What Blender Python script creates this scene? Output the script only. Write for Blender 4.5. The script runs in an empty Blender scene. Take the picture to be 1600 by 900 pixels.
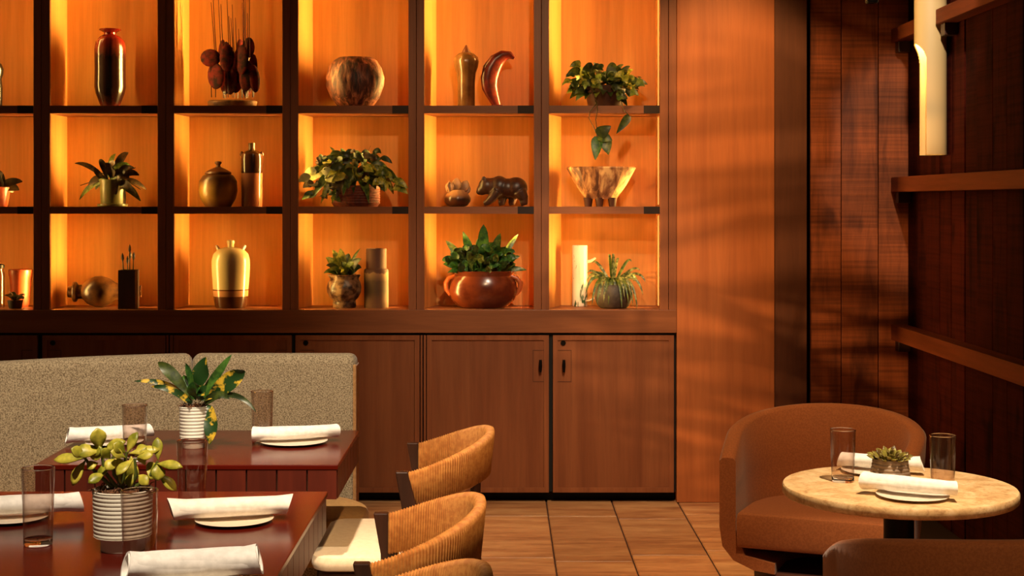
import bpy, math, random
from mathutils import Vector, Matrix, noise

# ------------------------------------------------------------------ camera, world, lights, exposure
SC = bpy.context.scene
COL = SC.collection
F, VX, VY, CAMH = 2300.0, 785.0, 315.0, 1.5      # focal length and vanishing point measured on the 1600x900 photo
cam_d = bpy.data.cameras.new('camera')
cam = bpy.data.objects.new('camera', cam_d)
COL.objects.link(cam)
cam.location = (0, 0, CAMH)
cam.rotation_euler = (math.radians(90), 0, 0)
cam_d.sensor_width = 36.0
cam_d.lens = 36.0 * F / 1600.0
cam_d.shift_x = (800 - VX) / 1600.0
cam_d.shift_y = -(450 - VY) / 1600.0
cam_d.clip_end = 60
SC.camera = cam

SC.view_settings.view_transform = 'Standard'
SC.view_settings.look = 'None'
SC.view_settings.exposure = 0.8
SC.view_settings.gamma = 1.0
SC.view_settings.use_curve_mapping = False

w = bpy.data.worlds.new('world')
SC.world = w
w.use_nodes = True
w.node_tree.nodes['Background'].inputs[0].default_value = (1.0, 0.55, 0.27, 1)
w.node_tree.nodes['Background'].inputs[1].default_value = 0.035

def spot(name, loc, target, watts, cone, color, blend=0.6, radius=0.04):
    d = bpy.data.lights.new(name, 'SPOT')
    d.energy = watts
    d.spot_size = math.radians(cone)
    d.spot_blend = blend
    d.shadow_soft_size = radius
    d.color = color
    o = bpy.data.objects.new(name, d)
    COL.objects.link(o)
    o.location = loc
    o.rotation_euler = (Vector(target) - Vector(loc)).to_track_quat('-Z', 'Y').to_euler()
    return o

WARM = (1.0, 0.64, 0.33)
NEUT = (1.0, 0.80, 0.58)
spot('downlight_front_table', (-0.65, 1.95, 3.0), (-0.85, 3.25, 0.75), 170, 46, NEUT, 0.5)
spot('downlight_back_table', (-0.60, 3.35, 3.0), (-0.90, 4.55, 0.75), 215, 54, NEUT, 0.6)
spot('downlight_round_table', (1.15, 3.2, 3.0), (1.06, 3.95, 0.74), 245, 32, (1.0, 0.76, 0.5), 0.5)
spot('downlight_chairs', (0.35, 2.6, 3.0), (-0.10, 3.7, 0.7), 160, 42, WARM, 0.7)
spot('downlight_armchair', (0.75, 3.9, 3.0), (1.05, 5.15, 0.60), 135, 38, (1.0, 0.62, 0.3), 0.8)
spot('downlight_floor', (0.5, 5.6, 3.0), (0.40, 6.6, 0.0), 115, 44, WARM, 0.8)
spot('wallwash_panel', (1.10, 6.4, 3.0), (1.12, 7.34, 1.9), 46, 60, (1.0, 0.58, 0.22), 0.9)
spot('downlight_cabinets', (0.55, 5.0, 3.0), (0.25, 7.34, 0.45), 105, 46, NEUT, 0.9)
spot('downlight_near_chair', (1.0, 1.5, 3.0), (1.15, 3.15, 0.6), 60, 36, WARM, 0.7)
spot('downlight_tube', (1.55, 5.2, 3.0), (1.93, 6.73, 2.1), 75, 25, NEUT, 0.5)
spot('shelf_accent', (0.35, 3.9, 3.0), (0.15, 7.40, 1.55), 85, 46, WARM, 0.9)
spot('low_amber_beam', (-2.15, 1.0, 1.95), (1.42, 7.34, 1.20), 500, 21, (1.0, 0.55, 0.2), 0.5, 0.007)

# ------------------------------------------------------------------ helpers
def C(r, g, b, a=1.0):
    def l(c):
        c /= 255.0
        return c / 12.92 if c <= 0.04045 else ((c + 0.055) / 1.055) ** 2.4
    return (l(r), l(g), l(b), a)

def P(px, py, Y):
    """photo pixel at depth Y -> world point"""
    return Vector(((px - VX) * Y / F, Y, CAMH - (py - VY) * Y / F))

ORG = {}     # world origin of every thing

class MB:
    """collects geometry in world (or thing) coordinates, build() links it as ONE mesh object"""
    def __init__(s):
        s.v = []; s.f = []
    def add(s, vs, fs):
        n = len(s.v)
        s.v += [Vector(q) for q in vs]
        s.f += [tuple(i + n for i in q) for q in fs]
        return s
    def box(s, x0, x1, y0, y1, z0, z1):
        return s.add([(x0,y0,z0),(x1,y0,z0),(x1,y1,z0),(x0,y1,z0),(x0,y0,z1),(x1,y0,z1),(x1,y1,z1),(x0,y1,z1)],
                     [(0,3,2,1),(4,5,6,7),(0,1,5,4),(1,2,6,5),(2,3,7,6),(3,0,4,7)])
    def prism(s, poly, z0, z1):
        n = len(poly)
        vs = [(p[0],p[1],z0) for p in poly] + [(p[0],p[1],z1) for p in poly]
        return s.add(vs, [tuple(range(n-1,-1,-1)), tuple(range(n,2*n))] + [(i,(i+1)%n,(i+1)%n+n,i+n) for i in range(n)])
    def lathe(s, prof, c=(0,0,0), seg=32, sx=1.0, sy=1.0, wob=None, a0=0.0, ring=False):
        """prof: list of (radius, height) from bottom to top; closed at ends where radius is 0"""
        vs = []; fs = []
        for k, (r, h) in enumerate(prof):
            for i in range(seg):
                a = a0 + 2*math.pi*i/seg
                rr = r * (wob(a, h) if wob else 1.0)
                vs.append((c[0]+rr*math.cos(a)*sx, c[1]+rr*math.sin(a)*sy, c[2]+h))
        for k in range(len(prof)-1):
            for i in range(seg):
                j = (i+1) % seg
                fs.append((k*seg+i, k*seg+j, (k+1)*seg+j, (k+1)*seg+i))
        t = (len(prof)-1)*seg
        if ring:
            fs += [(t+i, t+(i+1)%seg, (i+1)%seg, i) for i in range(seg)]
        else:
            fs.append(tuple(range(seg-1,-1,-1)))
            fs.append(tuple(range(t, t+seg)))
        return s.add(vs, fs)
    def tube(s, pts, rad, seg=8):
        pts = [Vector(p) for p in pts]
        if not isinstance(rad, (list, tuple)): rad = [rad]*len(pts)
        vs = []; fs = []
        up = None
        for k, p in enumerate(pts):
            d = (pts[min(k+1,len(pts)-1)] - pts[max(k-1,0)]).normalized()
            if up is None:
                up = d.cross(Vector((0.31,0.87,0.4))).normalized()
            up = (up - d*up.dot(d)).normalized()
            sd = d.cross(up)
            for i in range(seg):
                a = 2*math.pi*i/seg
                vs.append(p + (up*math.cos(a) + sd*math.sin(a))*rad[k])
        for k in range(len(pts)-1):
            for i in range(seg):
                j = (i+1)%seg
                fs.append((k*seg+i, k*seg+j, (k+1)*seg+j, (k+1)*seg+i))
        fs.append(tuple(range(seg-1,-1,-1)))
        t = (len(pts)-1)*seg
        fs.append(tuple(range(t,t+seg)))
        return s.add(vs, fs)
    def sweep(s, rings, closed_ring=True, cap=True):
        """rings: list of equal-length vertex loops"""
        n = len(rings[0]); vs = [p for r in rings for p in r]; fs = []
        for k in range(len(rings)-1):
            for i in range(n if closed_ring else n-1):
                j = (i+1)%n
                fs.append((k*n+i, k*n+j, (k+1)*n+j, (k+1)*n+i))
        if cap:
            fs.append(tuple(range(n-1,-1,-1)))
            t = (len(rings)-1)*n
            fs.append(tuple(range(t,t+n)))
        return s.add(vs, fs)
    def ball(s, c, r, seg=12, rings=8, sc=(1,1,1)):
        prof = []
        c = Vector(c)
        vs = []; fs = []
        for k in range(rings+1):
            t = math.pi*k/rings
            for i in range(seg):
                a = 2*math.pi*i/seg
                vs.append(c + Vector((r*math.sin(t)*math.cos(a)*sc[0], r*math.sin(t)*math.sin(a)*sc[1], -r*math.cos(t)*sc[2])))
        for k in range(rings):
            for i in range(seg):
                j=(i+1)%seg
                fs.append((k*seg+i,k*seg+j,(k+1)*seg+j,(k+1)*seg+i))
        return s.add(vs, fs)
    def xform(s, M):
        s.v = [M @ q for q in s.v]
        return s
    def build(s, name, mat, parent=None, smooth=None, bevel=0.0, seg=2, label=None):
        o0 = ORG.get(parent, Vector((0,0,0))) if parent else Vector((0,0,0))
        me = bpy.data.meshes.new(name)
        me.from_pydata([tuple(q - o0) for q in s.v], [], s.f)
        me.materials.append(mat)
        me.validate()
        if smooth is not None:
            for p in me.polygons: p.use_smooth = True
            me.set_sharp_from_angle(angle=math.radians(smooth))
        ob = bpy.data.objects.new(name, me)
        COL.objects.link(ob)
        if parent:
            ob.parent = parent
            ORG[ob] = o0
        if bevel:
            m = ob.modifiers.new('bevel', 'BEVEL')
            m.width = bevel; m.segments = seg; m.limit_method = 'ANGLE'; m.angle_limit = math.radians(40)
        if label: ob['label'] = label
        return ob

def tag(o, label, cat, group=None):
    o['label'] = label; o['category'] = cat
    if group: o['group'] = group
    return o
def thing(name, label, cat, loc=(0,0,0), group=None):
    o = bpy.data.objects.new(name, None)
    o.empty_display_size = 0.05
    COL.objects.link(o)
    o.location = loc
    ORG[o] = Vector(loc)
    return tag(o, label, cat, group)
def struct(o):
    o['kind'] = 'structure'
    return o
def copy_tree(o, parent=None):
    c = o.copy(); COL.objects.link(c)
    c.parent = parent
    for ch in list(o.children): copy_tree(ch, c)
    return c

# ------------------------------------------------------------------ materials
def newmat(name):
    m = bpy.data.materials.new(name); m.use_nodes = True
    nt = m.node_tree
    return m, nt, nt.nodes['Principled BSDF']
def nd(nt, t, **kw):
    n = nt.nodes.new(t)
    for k, v in kw.items(): setattr(n, k, v)
    return n
def ramp(nt, fac, stops):
    r = nd(nt, 'ShaderNodeValToRGB')
    e = r.color_ramp.elements
    e[0].position, e[0].color = stops[0]
    e[1].position, e[1].color = stops[-1]
    for p, c in stops[1:-1]:
        x = e.new(p); x.color = c
    nt.links.new(fac, r.inputs[0])
    return r.outputs[0]
def coords(nt, scale=(1,1,1), rand=False, kind='Object'):
    tc = nd(nt, 'ShaderNodeTexCoord'); mp = nd(nt, 'ShaderNodeMapping')
    mp.inputs['Scale'].default_value = scale
    nt.links.new(tc.outputs[kind], mp.inputs[0])
    if rand:
        oi = nd(nt, 'ShaderNodeObjectInfo'); mul = nd(nt, 'ShaderNodeVectorMath', operation='SCALE')
        cx = nd(nt, 'ShaderNodeCombineXYZ')
        nt.links.new(oi.outputs['Random'], cx.inputs[0]); nt.links.new(oi.outputs['Random'], cx.inputs[1]); nt.links.new(oi.outputs['Random'], cx.inputs[2])
        nt.links.new(cx.outputs[0], mul.inputs[0]); mul.inputs['Scale'].default_value = 37.0
        nt.links.new(mul.outputs[0], mp.inputs['Location'])
    return mp.outputs[0]
def ntex(nt, vec, scale, detail=4, rough=0.55, dist=0.0):
    n = nd(nt, 'ShaderNodeTexNoise')
    n.inputs['Scale'].default_value = scale; n.inputs['Detail'].default_value = detail
    n.inputs['Roughness'].default_value = rough; n.inputs['Distortion'].default_value = dist
    nt.links.new(vec, n.inputs['Vector'])
    return n.outputs['Fac']
def bump(nt, bs, h, strength, dist=0.002):
    b = nd(nt, 'ShaderNodeBump'); b.inputs['Strength'].default_value = strength; b.inputs['Distance'].default_value = dist
    nt.links.new(h, b.inputs['Height']); nt.links.new(b.outputs[0], bs.inputs['Normal'])
def mixc(nt, a, b, fac, mode='MIX'):
    m = nd(nt, 'ShaderNodeMix', data_type='RGBA', blend_type=mode)
    for sock, val in ((m.inputs['Factor'], fac), (m.inputs['A'], a), (m.inputs['B'], b)):
        pass
    ins = [i for i in m.inputs if i.enabled]
    for i, val in zip(ins, (fac, a, b)):
        if hasattr(val, 'links') or hasattr(val, 'is_linked'): nt.links.new(val, i)
        else: i.default_value = val
    return [o for o in m.outputs if o.enabled][0]
def varied(nt, col, amt):
    """small brightness change from object to object"""
    oi = nd(nt, 'ShaderNodeObjectInfo'); mr = nd(nt, 'ShaderNodeMapRange')
    mr.inputs['To Min'].default_value = 1-amt; mr.inputs['To Max'].default_value = 1+amt
    nt.links.new(oi.outputs['Random'], mr.inputs[0])
    h = nd(nt, 'ShaderNodeHueSaturation')
    nt.links.new(mr.outputs[0], h.inputs['Value']); nt.links.new(col, h.inputs['Color'])
    return h.outputs[0]
def wood(name, c1, c2, axis='z', scale=14, stretch=0.06, rough=0.45, vary=0.0, bmp=0.15, rand=False, spec=0.4, c3=None, saw=0.0, fine=0.4):
    m, nt, bs = newmat(name)
    sc = {'x': (stretch,1,1), 'y': (1,stretch,1), 'z': (1,1,stretch)}[axis]
    v = coords(nt, sc, rand or vary > 0)
    f = ntex(nt, v, scale, 6, 0.6, 0.6)
    f2 = ntex(nt, v, scale*7, 3, 0.7)
    st = [(0.32, c1), (0.62, c2)]
    if c3: st = [(0.3, c1), (0.5, c2), (0.72, c3)]
    col = ramp(nt, f, st)
    col = mixc(nt, col, ramp(nt, f2, [(0.35, (0.72,0.72,0.72,1)), (0.6, (1,1,1,1))]), fine, 'MULTIPLY')
    h = f2
    if saw:
        sv = coords(nt, {'z': (0.6,0.6,42), 'x': (42,0.6,0.6), 'y': (0.6,42,0.6)}[axis], True)
        f3 = ntex(nt, sv, 1.6, 3, 0.6)
        col = mixc(nt, col, ramp(nt, f3, [(0.36, (0.45,0.42,0.4,1)), (0.58, (1.1,1.1,1.1,1))]), saw, 'MULTIPLY')
        kv = coords(nt, {'z': (1,1,0.45), 'x': (0.45,1,1), 'y': (1,0.45,1)}[axis], True)
        f4 = ntex(nt, kv, 7.0, 2, 0.5)
        col = mixc(nt, col, ramp(nt, f4, [(0.28, (0.25,0.2,0.18,1)), (0.40, (1,1,1,1))]), 0.75, 'MULTIPLY')
        h = f3
    if vary: col = varied(nt, col, vary)
    nt.links.new(col, bs.inputs['Base Color'])
    bs.inputs['Roughness'].default_value = rough
    bs.inputs['Specular IOR Level'].default_value = spec
    bump(nt, bs, h, bmp)
    return m
def plain(name, c, rough=0.5, metal=0.0, spec=0.5, var=None, nscale=20, bmp=0.0, coat=0.0, rand=False, lo=0.4, hi=0.6):
    m, nt, bs = newmat(name)
    bs.inputs['Base Color'].default_value = c
    if var:
        f = ntex(nt, coords(nt, (1,1,1), rand), nscale, 4, 0.6)
        nt.links.new(ramp(nt, f, [(lo, c), (hi, var)]), bs.inputs['Base Color'])
        if bmp: bump(nt, bs, f, bmp)
    bs.inputs['Roughness'].default_value = rough; bs.inputs['Metallic'].default_value = metal
    bs.inputs['Specular IOR Level'].default_value = spec
    bs.inputs['Coat Weight'].default_value = coat
    return m
def leafmat(name, c1, c2, scale=30, rough=0.4, lo=0.4, hi=0.62, trans=0.12):
    m, nt, bs = newmat(name)
    f = ntex(nt, coords(nt, (1,1,1), True), scale, 3, 0.6)
    nt.links.new(ramp(nt, f, [(lo, c1), (hi, c2)]), bs.inputs['Base Color'])
    bs.inputs['Roughness'].default_value = rough
    bs.inputs['Subsurface Weight'].default_value = 0.0
    return m
def banded(name, bands, rough=0.35, axis=2, lumps=0.0, nscale=20):
    """glaze bands along object height: bands = [(z, colour), ...] in metres above the thing's base"""
    m, nt, bs = newmat(name)
    tc = nd(nt, 'ShaderNodeTexCoord'); sp = nd(nt, 'ShaderNodeSeparateXYZ')
    nt.links.new(tc.outputs['Object'], sp.inputs[0])
    top = max(b[0] for b in bands) or 1.0
    mr = nd(nt, 'ShaderNodeMapRange'); mr.inputs['From Max'].default_value = top
    val = sp.outputs[axis]
    if lumps:
        f = ntex(nt, coords(nt, (1,1,0.3)), nscale, 4, 0.6)
        ma = nd(nt, 'ShaderNodeMath', operation='MULTIPLY_ADD'); ma.inputs[1].default_value = lumps; 
        nt.links.new(f, ma.inputs[0]); nt.links.new(val, ma.inputs[2]); val = ma.outputs[0]
    nt.links.new(val, mr.inputs['Value'])
    r = nd(nt, 'ShaderNodeValToRGB'); e = r.color_ramp.elements
    e[0].position, e[0].color = bands[0][0]/top, bands[0][1]
    e[1].position, e[1].color = 1.0, bands[-1][1]
    for z, c in bands[1:-1]:
        x = e.new(z/top); x.color = c
    nt.links.new(mr.outputs[0], r.inputs[0])
    nt.links.new(r.outputs[0], bs.inputs['Base Color'])
    bs.inputs['Roughness'].default_value = rough
    return m
def emit(name, c, s):
    m, nt, bs = newmat(name)
    bs.inputs['Base Color'].default_value = c
    bs.inputs['Emission Color'].default_value = c
    bs.inputs['Emission Strength'].default_value = s
    return m
def glass(name, tint):
    """thin clear glass wall: see-through, reflecting more towards grazing angles"""
    m = bpy.data.materials.new(name); m.use_nodes = True
    nt = m.node_tree; nt.nodes.clear()
    out = nd(nt, 'ShaderNodeOutputMaterial'); mx = nd(nt, 'ShaderNodeMixShader')
    tr = nd(nt, 'ShaderNodeBsdfTransparent'); gl = nd(nt, 'ShaderNodeBsdfGlossy'); lw = nd(nt, 'ShaderNodeLayerWeight')
    tr.inputs[0].default_value = tint; gl.inputs['Roughness'].default_value = 0.0
    lw.inputs['Blend'].default_value = 0.5
    pw = nd(nt, 'ShaderNodeMath', operation='POWER'); pw.inputs[1].default_value = 2.6
    ma = nd(nt, 'ShaderNodeMath', operation='MULTIPLY_ADD'); ma.inputs[1].default_value = 0.85; ma.inputs[2].default_value = 0.045
    nt.links.new(lw.outputs['Facing'], pw.inputs[0]); nt.links.new(pw.outputs[0], ma.inputs[0])
    nt.links.new(ma.outputs[0], mx.inputs[0]); nt.links.new(tr.outputs[0], mx.inputs[1]); nt.links.new(gl.outputs[0], mx.inputs[2])
    nt.links.new(mx.outputs[0], out.inputs[0])
    return m
def solidglass(name, tint):
    m, nt, bs = newmat(name)
    bs.inputs['Base Color'].default_value = tint
    bs.inputs['Transmission Weight'].default_value = 1.0
    bs.inputs['Roughness'].default_value = 0.02
    bs.inputs['IOR'].default_value = 1.46
    return m

M = {}
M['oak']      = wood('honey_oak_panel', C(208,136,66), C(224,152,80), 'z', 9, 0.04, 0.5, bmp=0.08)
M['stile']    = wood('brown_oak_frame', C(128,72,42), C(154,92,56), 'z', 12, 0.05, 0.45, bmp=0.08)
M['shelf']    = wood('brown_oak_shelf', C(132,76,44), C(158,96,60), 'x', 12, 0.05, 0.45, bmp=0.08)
M['fascia']   = wood('brown_oak_fascia', C(124,72,42), C(156,94,56), 'x', 10, 0.06, 0.45, bmp=0.08)
M['door']     = wood('brown_oak_door', C(126,70,40), C(148,88,52), 'z', 8, 0.05, 0.5, bmp=0.06, rand=True)
M['panelw']   = wood('orange_oak_wall_panel', C(176,98,50), C(196,114,60), 'z', 7, 0.05, 0.5, bmp=0.05)
M['post']     = wood('dark_brown_post', C(88,48,30), C(108,62,38), 'z', 9, 0.05, 0.55, bmp=0.05)  # darker brown than the wall panel beside it
M['darkend']  = wood('dark_shelf_end', C(30,14,8), C(44,22,12), 'x', 12, 0.1, 0.6)
M['black']    = plain('black_recess', C(10,7,6), 0.8)
M['plank']    = wood('rough_sawn_plank', C(92,42,20), C(150,78,38), 'z', 9, 0.12, 0.6, vary=0.2, bmp=0.5, c3=C(120,58,26), saw=0.6)
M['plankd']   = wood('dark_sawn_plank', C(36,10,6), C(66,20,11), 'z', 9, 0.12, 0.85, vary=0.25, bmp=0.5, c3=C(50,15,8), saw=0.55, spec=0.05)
M['ledge']    = wood('red_brown_ledge', C(96,42,22), C(122,58,30), 'y', 12, 0.06, 0.6, spec=0.15)
M['tabletop'] = wood('mahogany_tabletop', C(70,12,5), C(88,20,8), 'x', 7, 0.07, 0.2, bmp=0.02, spec=0.2)
M['slat']     = wood('mahogany_slat', C(64,20,11), C(86,31,17), 'z', 10, 0.1, 0.4, vary=0.12, bmp=0.05)
M['darkwood'] = wood('espresso_wood', C(44,24,16), C(64,36,24), 'z', 14, 0.08, 0.35, bmp=0.08)
M['led']      = emit('amber_led', (1.0, 0.52, 0.12, 1), 0.6)
M['white']    = plain('white_cloth', C(246,242,236), 0.85, var=C(232,228,222), nscale=60)
M['plate']    = plain('cream_plate', C(226,214,196), 0.3)
M['potwhite'] = plain('white_ribbed_ceramic', C(226,222,206), 0.5)
M['glass']    = glass('clear_glass', (0.94,0.89,0.86,1))
M['glassbase'] = solidglass('thick_glass', (0.97,0.94,0.92,1))
M['metal']    = plain('dark_metal', C(22,18,16), 0.4, 0.7)
M['soil']     = plain('dry_moss_soil', C(60,36,22), 0.95, var=C(128,84,52), nscale=120)
M['terra']    = plain('terracotta', C(168,72,36), 0.4, var=C(120,46,24), nscale=9, coat=0.2)
# ------------------------------------------------------------------ the setting
YF, YB = 7.34, 7.66                      # face and back plane of the shelving
SF = YF / F
def X(px, Y=YF): return (px - VX) * Y / F
def Z(py, Y=YF): return CAMH - (py - VY) * Y / F

# floor: grout bed with long stone pavers laid in columns
fm, nt, bs = newmat('dark_grout'); bs.inputs['Base Color'].default_value = C(52,26,16); bs.inputs['Roughness'].default_value = 0.9
floor = struct(MB().box(-3.2, 2.3, 0.3, 7.8, -0.12, -0.007).build('floor', fm))
fm, nt, bs = newmat('travertine_paver')
v = coords(nt, (0.35,2.2,1), True)
f = ntex(nt, v, 5, 6, 0.65, 0.3); f2 = ntex(nt, v, 34, 4, 0.7)
col = ramp(nt, f, [(0.3, C(140,88,56)), (0.5, C(182,130,86)), (0.7, C(206,160,112))])
col = mixc(nt, col, ramp(nt, f2, [(0.3, (0.62,0.55,0.5,1)), (0.55, (1,1,1,1))]), 0.7, 'MULTIPLY')
col = varied(nt, col, 0.22)
nt.links.new(col, bs.inputs['Base Color']); bs.inputs['Roughness'].default_value = 0.42; bump(nt, bs, f2, 0.25)
M['paver'] = fm
rnd = random.Random(4)
tile_me = {}
def paver(x0, x1, y0, y1):
    w_, l_ = round(x1-x0-0.006,4), round(y1-y0-0.004,4)
    key = (w_, l_)
    if key not in tile_me:
        b = 0.004
        mb = MB()
        vs = []
        for zz, e in ((-0.02,0),(-b,0),(0,b)):
            vs += [(-w_/2+e,-l_/2+e,zz),(w_/2-e,-l_/2+e,zz),(w_/2-e,l_/2-e,zz),(-w_/2+e,l_/2-e,zz)]
        fs = [(8,9,10,11)] + [(k*4+i,k*4+(i+1)%4,(k+1)*4+(i+1)%4,(k+1)*4+i) for k in (0,1) for i in range(4)]
        me = bpy.data.meshes.new('paver'); me.from_pydata(vs, [], fs); me.materials.append(M['paver'])
        tile_me[key] = me
    o = bpy.data.objects.new('paver', tile_me[key]); COL.objects.link(o)
    o.location = ((x0+x1)/2, (y0+y1)/2, rnd.uniform(-0.0015, 0)); o.parent = floor
TW = 0.3285
gx0 = X(853.5, 7.37)                     # a joint seen in the photo
seams = {-1: [6.205], 0: [7.02, 6.14], 1: [6.965, 6.25], 2: [7.06, 6.33]}
for k in range(-8, 5):
    x0 = gx0 + k*TW; x1 = x0 + TW
    if x0 > 2.0: continue
    ys = seams.get(k-0 if k in seams else 99)
    if ys is None: ys = [6.9 - 0.17*((k*3) % 5)]
    ys = sorted(ys)
    while ys[0] > 2.9: ys.insert(0, ys[0]-0.82)
    while ys[-1] < 7.7: ys.append(min(ys[-1]+0.82, 7.72))
    for a, b in zip(ys[:-1], ys[1:]):
        if b-a > 0.05: paver(x0, min(x1, 2.03), a, b)

wm = plain('dark_plaster', C(40,22,14), 0.9)
wall_back = struct(MB().box(-3.2, 2.3, 7.70, 7.8, 0, 3.1).build('wall_back', wm))
ceiling = struct(MB().box(-3.2, 2.3, 0.3, 7.8, 3.1, 3.2).build('ceiling', wm))
wall_right = struct(MB().box(2.065, 2.2, 2.3, 7.70, 0, 3.1).build('wall_right', plain('black_backing', C(8,4,3), 0.9)))
# end panel and post beside the shelves
trim_1 = struct(MB().box(X(1057.5), X(1210), YF, 7.70, 0, 3.1).build('trim_1', M['panelw'], bevel=0.002))
trim_2 = struct(MB().box(X(1210)+0.001, X(1261.5), YF+0.012, 7.70, 0, 3.1).build('trim_2', M['post'], bevel=0.002))
# plank facing on the back wall beyond the post
YP = 7.42
edges = [X(1265.5,YP), X(1314.5,YP), X(1372.5,YP), X(1420,YP), 2.065]
for a, b in zip(edges[:-1], edges[1:]):
    MB().box(a+0.002, b-0.002, YP+rnd.uniform(-.003,.003), 7.70, 0, 3.1).build('plank', M['plank'], wall_back, bevel=0.003)
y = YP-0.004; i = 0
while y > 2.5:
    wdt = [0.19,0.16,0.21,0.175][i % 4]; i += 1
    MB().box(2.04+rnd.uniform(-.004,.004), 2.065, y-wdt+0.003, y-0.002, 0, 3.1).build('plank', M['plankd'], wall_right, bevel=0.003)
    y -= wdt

# ledges on the right wall
def ledge(z0, z1, spans, label):
    t = thing('wall_ledge', label, 'ledge', (2.0, 7.0, z0), 'ledges on the dark plank wall')
    for (ya, yb) in spans:
        MB().box(1.956, 2.035, ya, yb, z0, z1).build('board', M['ledge'], t, bevel=0.003)
        MB().box(1.975, 2.035, yb-0.07, yb-0.01, z0-0.055, z0).build('bracket', M['darkwood'], t, bevel=0.003)
    return t
ledge(Z(300,7.4), Z(277,7.4), [(3.0,7.41)], 'wooden wall ledge at eye level running just below the tube lamp')
ledge(Z(531,7.4), Z(507,7.4), [(3.0,7.41)], 'lowest wooden wall ledge, above the round table')
ledge(2.30, 2.367, [(6.83,7.41), (3.0,6.645)], 'top wooden wall ledge split around the tube lamp')

# ------------------------------------------------------------------ shelving
BAYS = [(-116,52),(78,246),(272,441),(466,638),(663,834),(858,1031)]
SEAM = [-131,64.5,259,453.5,650.5,846,1044.5]
CORN = [-99,105,296,489,682,877]
ZTOP = 2.78
ROWZ = [(Z(484), Z(334)), (Z(323), Z(177)), (Z(165), ZTOP-0.03)]
LEDC = (1.0, 0.61, 0.15)
names = ['cut off by the left edge', 'holding the tall drip-glazed vase on top', 'holding the reed sculpture on top',
         'holding the round ribbed vase on top', 'holding the carved bear', 'beside the plain orange panel']
def area(name, loc, normal, sx, sy, watts, color, parent, spread=110):
    d = bpy.data.lights.new(name, 'AREA'); d.shape = 'RECTANGLE'; d.size = sx; d.size_y = sy
    d.energy = watts; d.color = color; d.spread = math.radians(spread)
    o = bpy.data.objects.new(name, d); COL.objects.link(o)
    n = Vector(normal).normalized(); zl = -n; yl = Vector((0,0,1)); xl_ = yl.cross(zl)
    Mx = Matrix((xl_, yl, zl)).transposed().to_4x4()
    o.matrix_local = Matrix.Translation(Vector(loc) - ORG[parent]) @ Mx
    o.parent = parent
    return o
for i, (pl, pr) in enumerate(BAYS):
    t = thing('shelf_unit', 'lit oak shelf bay ' + names[i], 'shelf unit', (X((pl+pr)/2), YF, ROWZ[0][0]), 'backlit shelf bays')
    xl, xr, sl, sr = X(pl), X(pr), X(SEAM[i])+0.001, X(SEAM[i+1])-0.001
    xc = (CORN[i]-VX)*YB/F
    zb = ROWZ[0][0]
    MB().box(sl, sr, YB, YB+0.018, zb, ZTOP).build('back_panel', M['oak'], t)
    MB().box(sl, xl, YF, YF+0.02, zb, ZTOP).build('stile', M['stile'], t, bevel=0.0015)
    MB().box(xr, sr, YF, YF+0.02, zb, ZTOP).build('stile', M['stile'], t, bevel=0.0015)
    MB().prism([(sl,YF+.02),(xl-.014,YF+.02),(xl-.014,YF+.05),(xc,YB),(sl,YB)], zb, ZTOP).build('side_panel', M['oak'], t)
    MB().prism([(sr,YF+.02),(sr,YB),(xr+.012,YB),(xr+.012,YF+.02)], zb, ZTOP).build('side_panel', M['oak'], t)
    MB().box(sl, sr, YF+.02, YB, ZTOP-0.03, ZTOP).build('top_board', M['shelf'], t)
    for (za, zc) in ((Z(334),Z(323)),(Z(177),Z(165))):
        s_ = MB().prism([(xl-.001,YF+.004),(xr+.001,YF+.004),(xr+.011,YF+.03),(xr+.011,YB),(xc,YB),(xl-.013,YF+.05)], za, zc).build('shelf', M['shelf'], t)
        MB().box(xr-25*SF, xr, YF+.001, YF+.010, za-.0005, zc+.0005).build('end_block', M['darkend'], s_, label='dark block at the end of the shelf edge')
    for (za, zc) in ROWZ:
        h = zc-za-0.02; zm = (za+zc)/2
        k = h/0.47
        for sgn, xx, yy, pw, sprd in ((1, xl-.013, YF+.030, 0.84, 120), (-1, xr+.011, YF+.165, 1.25, 62)):
            MB().box(xx, xx+sgn*.003, yy-.006, yy+.006, za+.01, zc-.01).build('led_strip', M['led'], t)
            area('led_light', (xx+sgn*.005, yy, zm), (sgn, 0, 0), 0.012, h, pw*k, LEDC, t, sprd)
    if i == 5:
        MB().box(X(1045), X(1057), YF, YB, zb, ZTOP).build('end_strip', M['stile'], t, bevel=0.0015)

counter = MB().box(X(-132), X(1057), YF-0.006, YB+0.02, Z(520), Z(484)).build('counter', M['fascia'], bevel=0.002)
tag(counter, 'long brown oak counter board running under all the lit shelves', 'counter')

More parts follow.
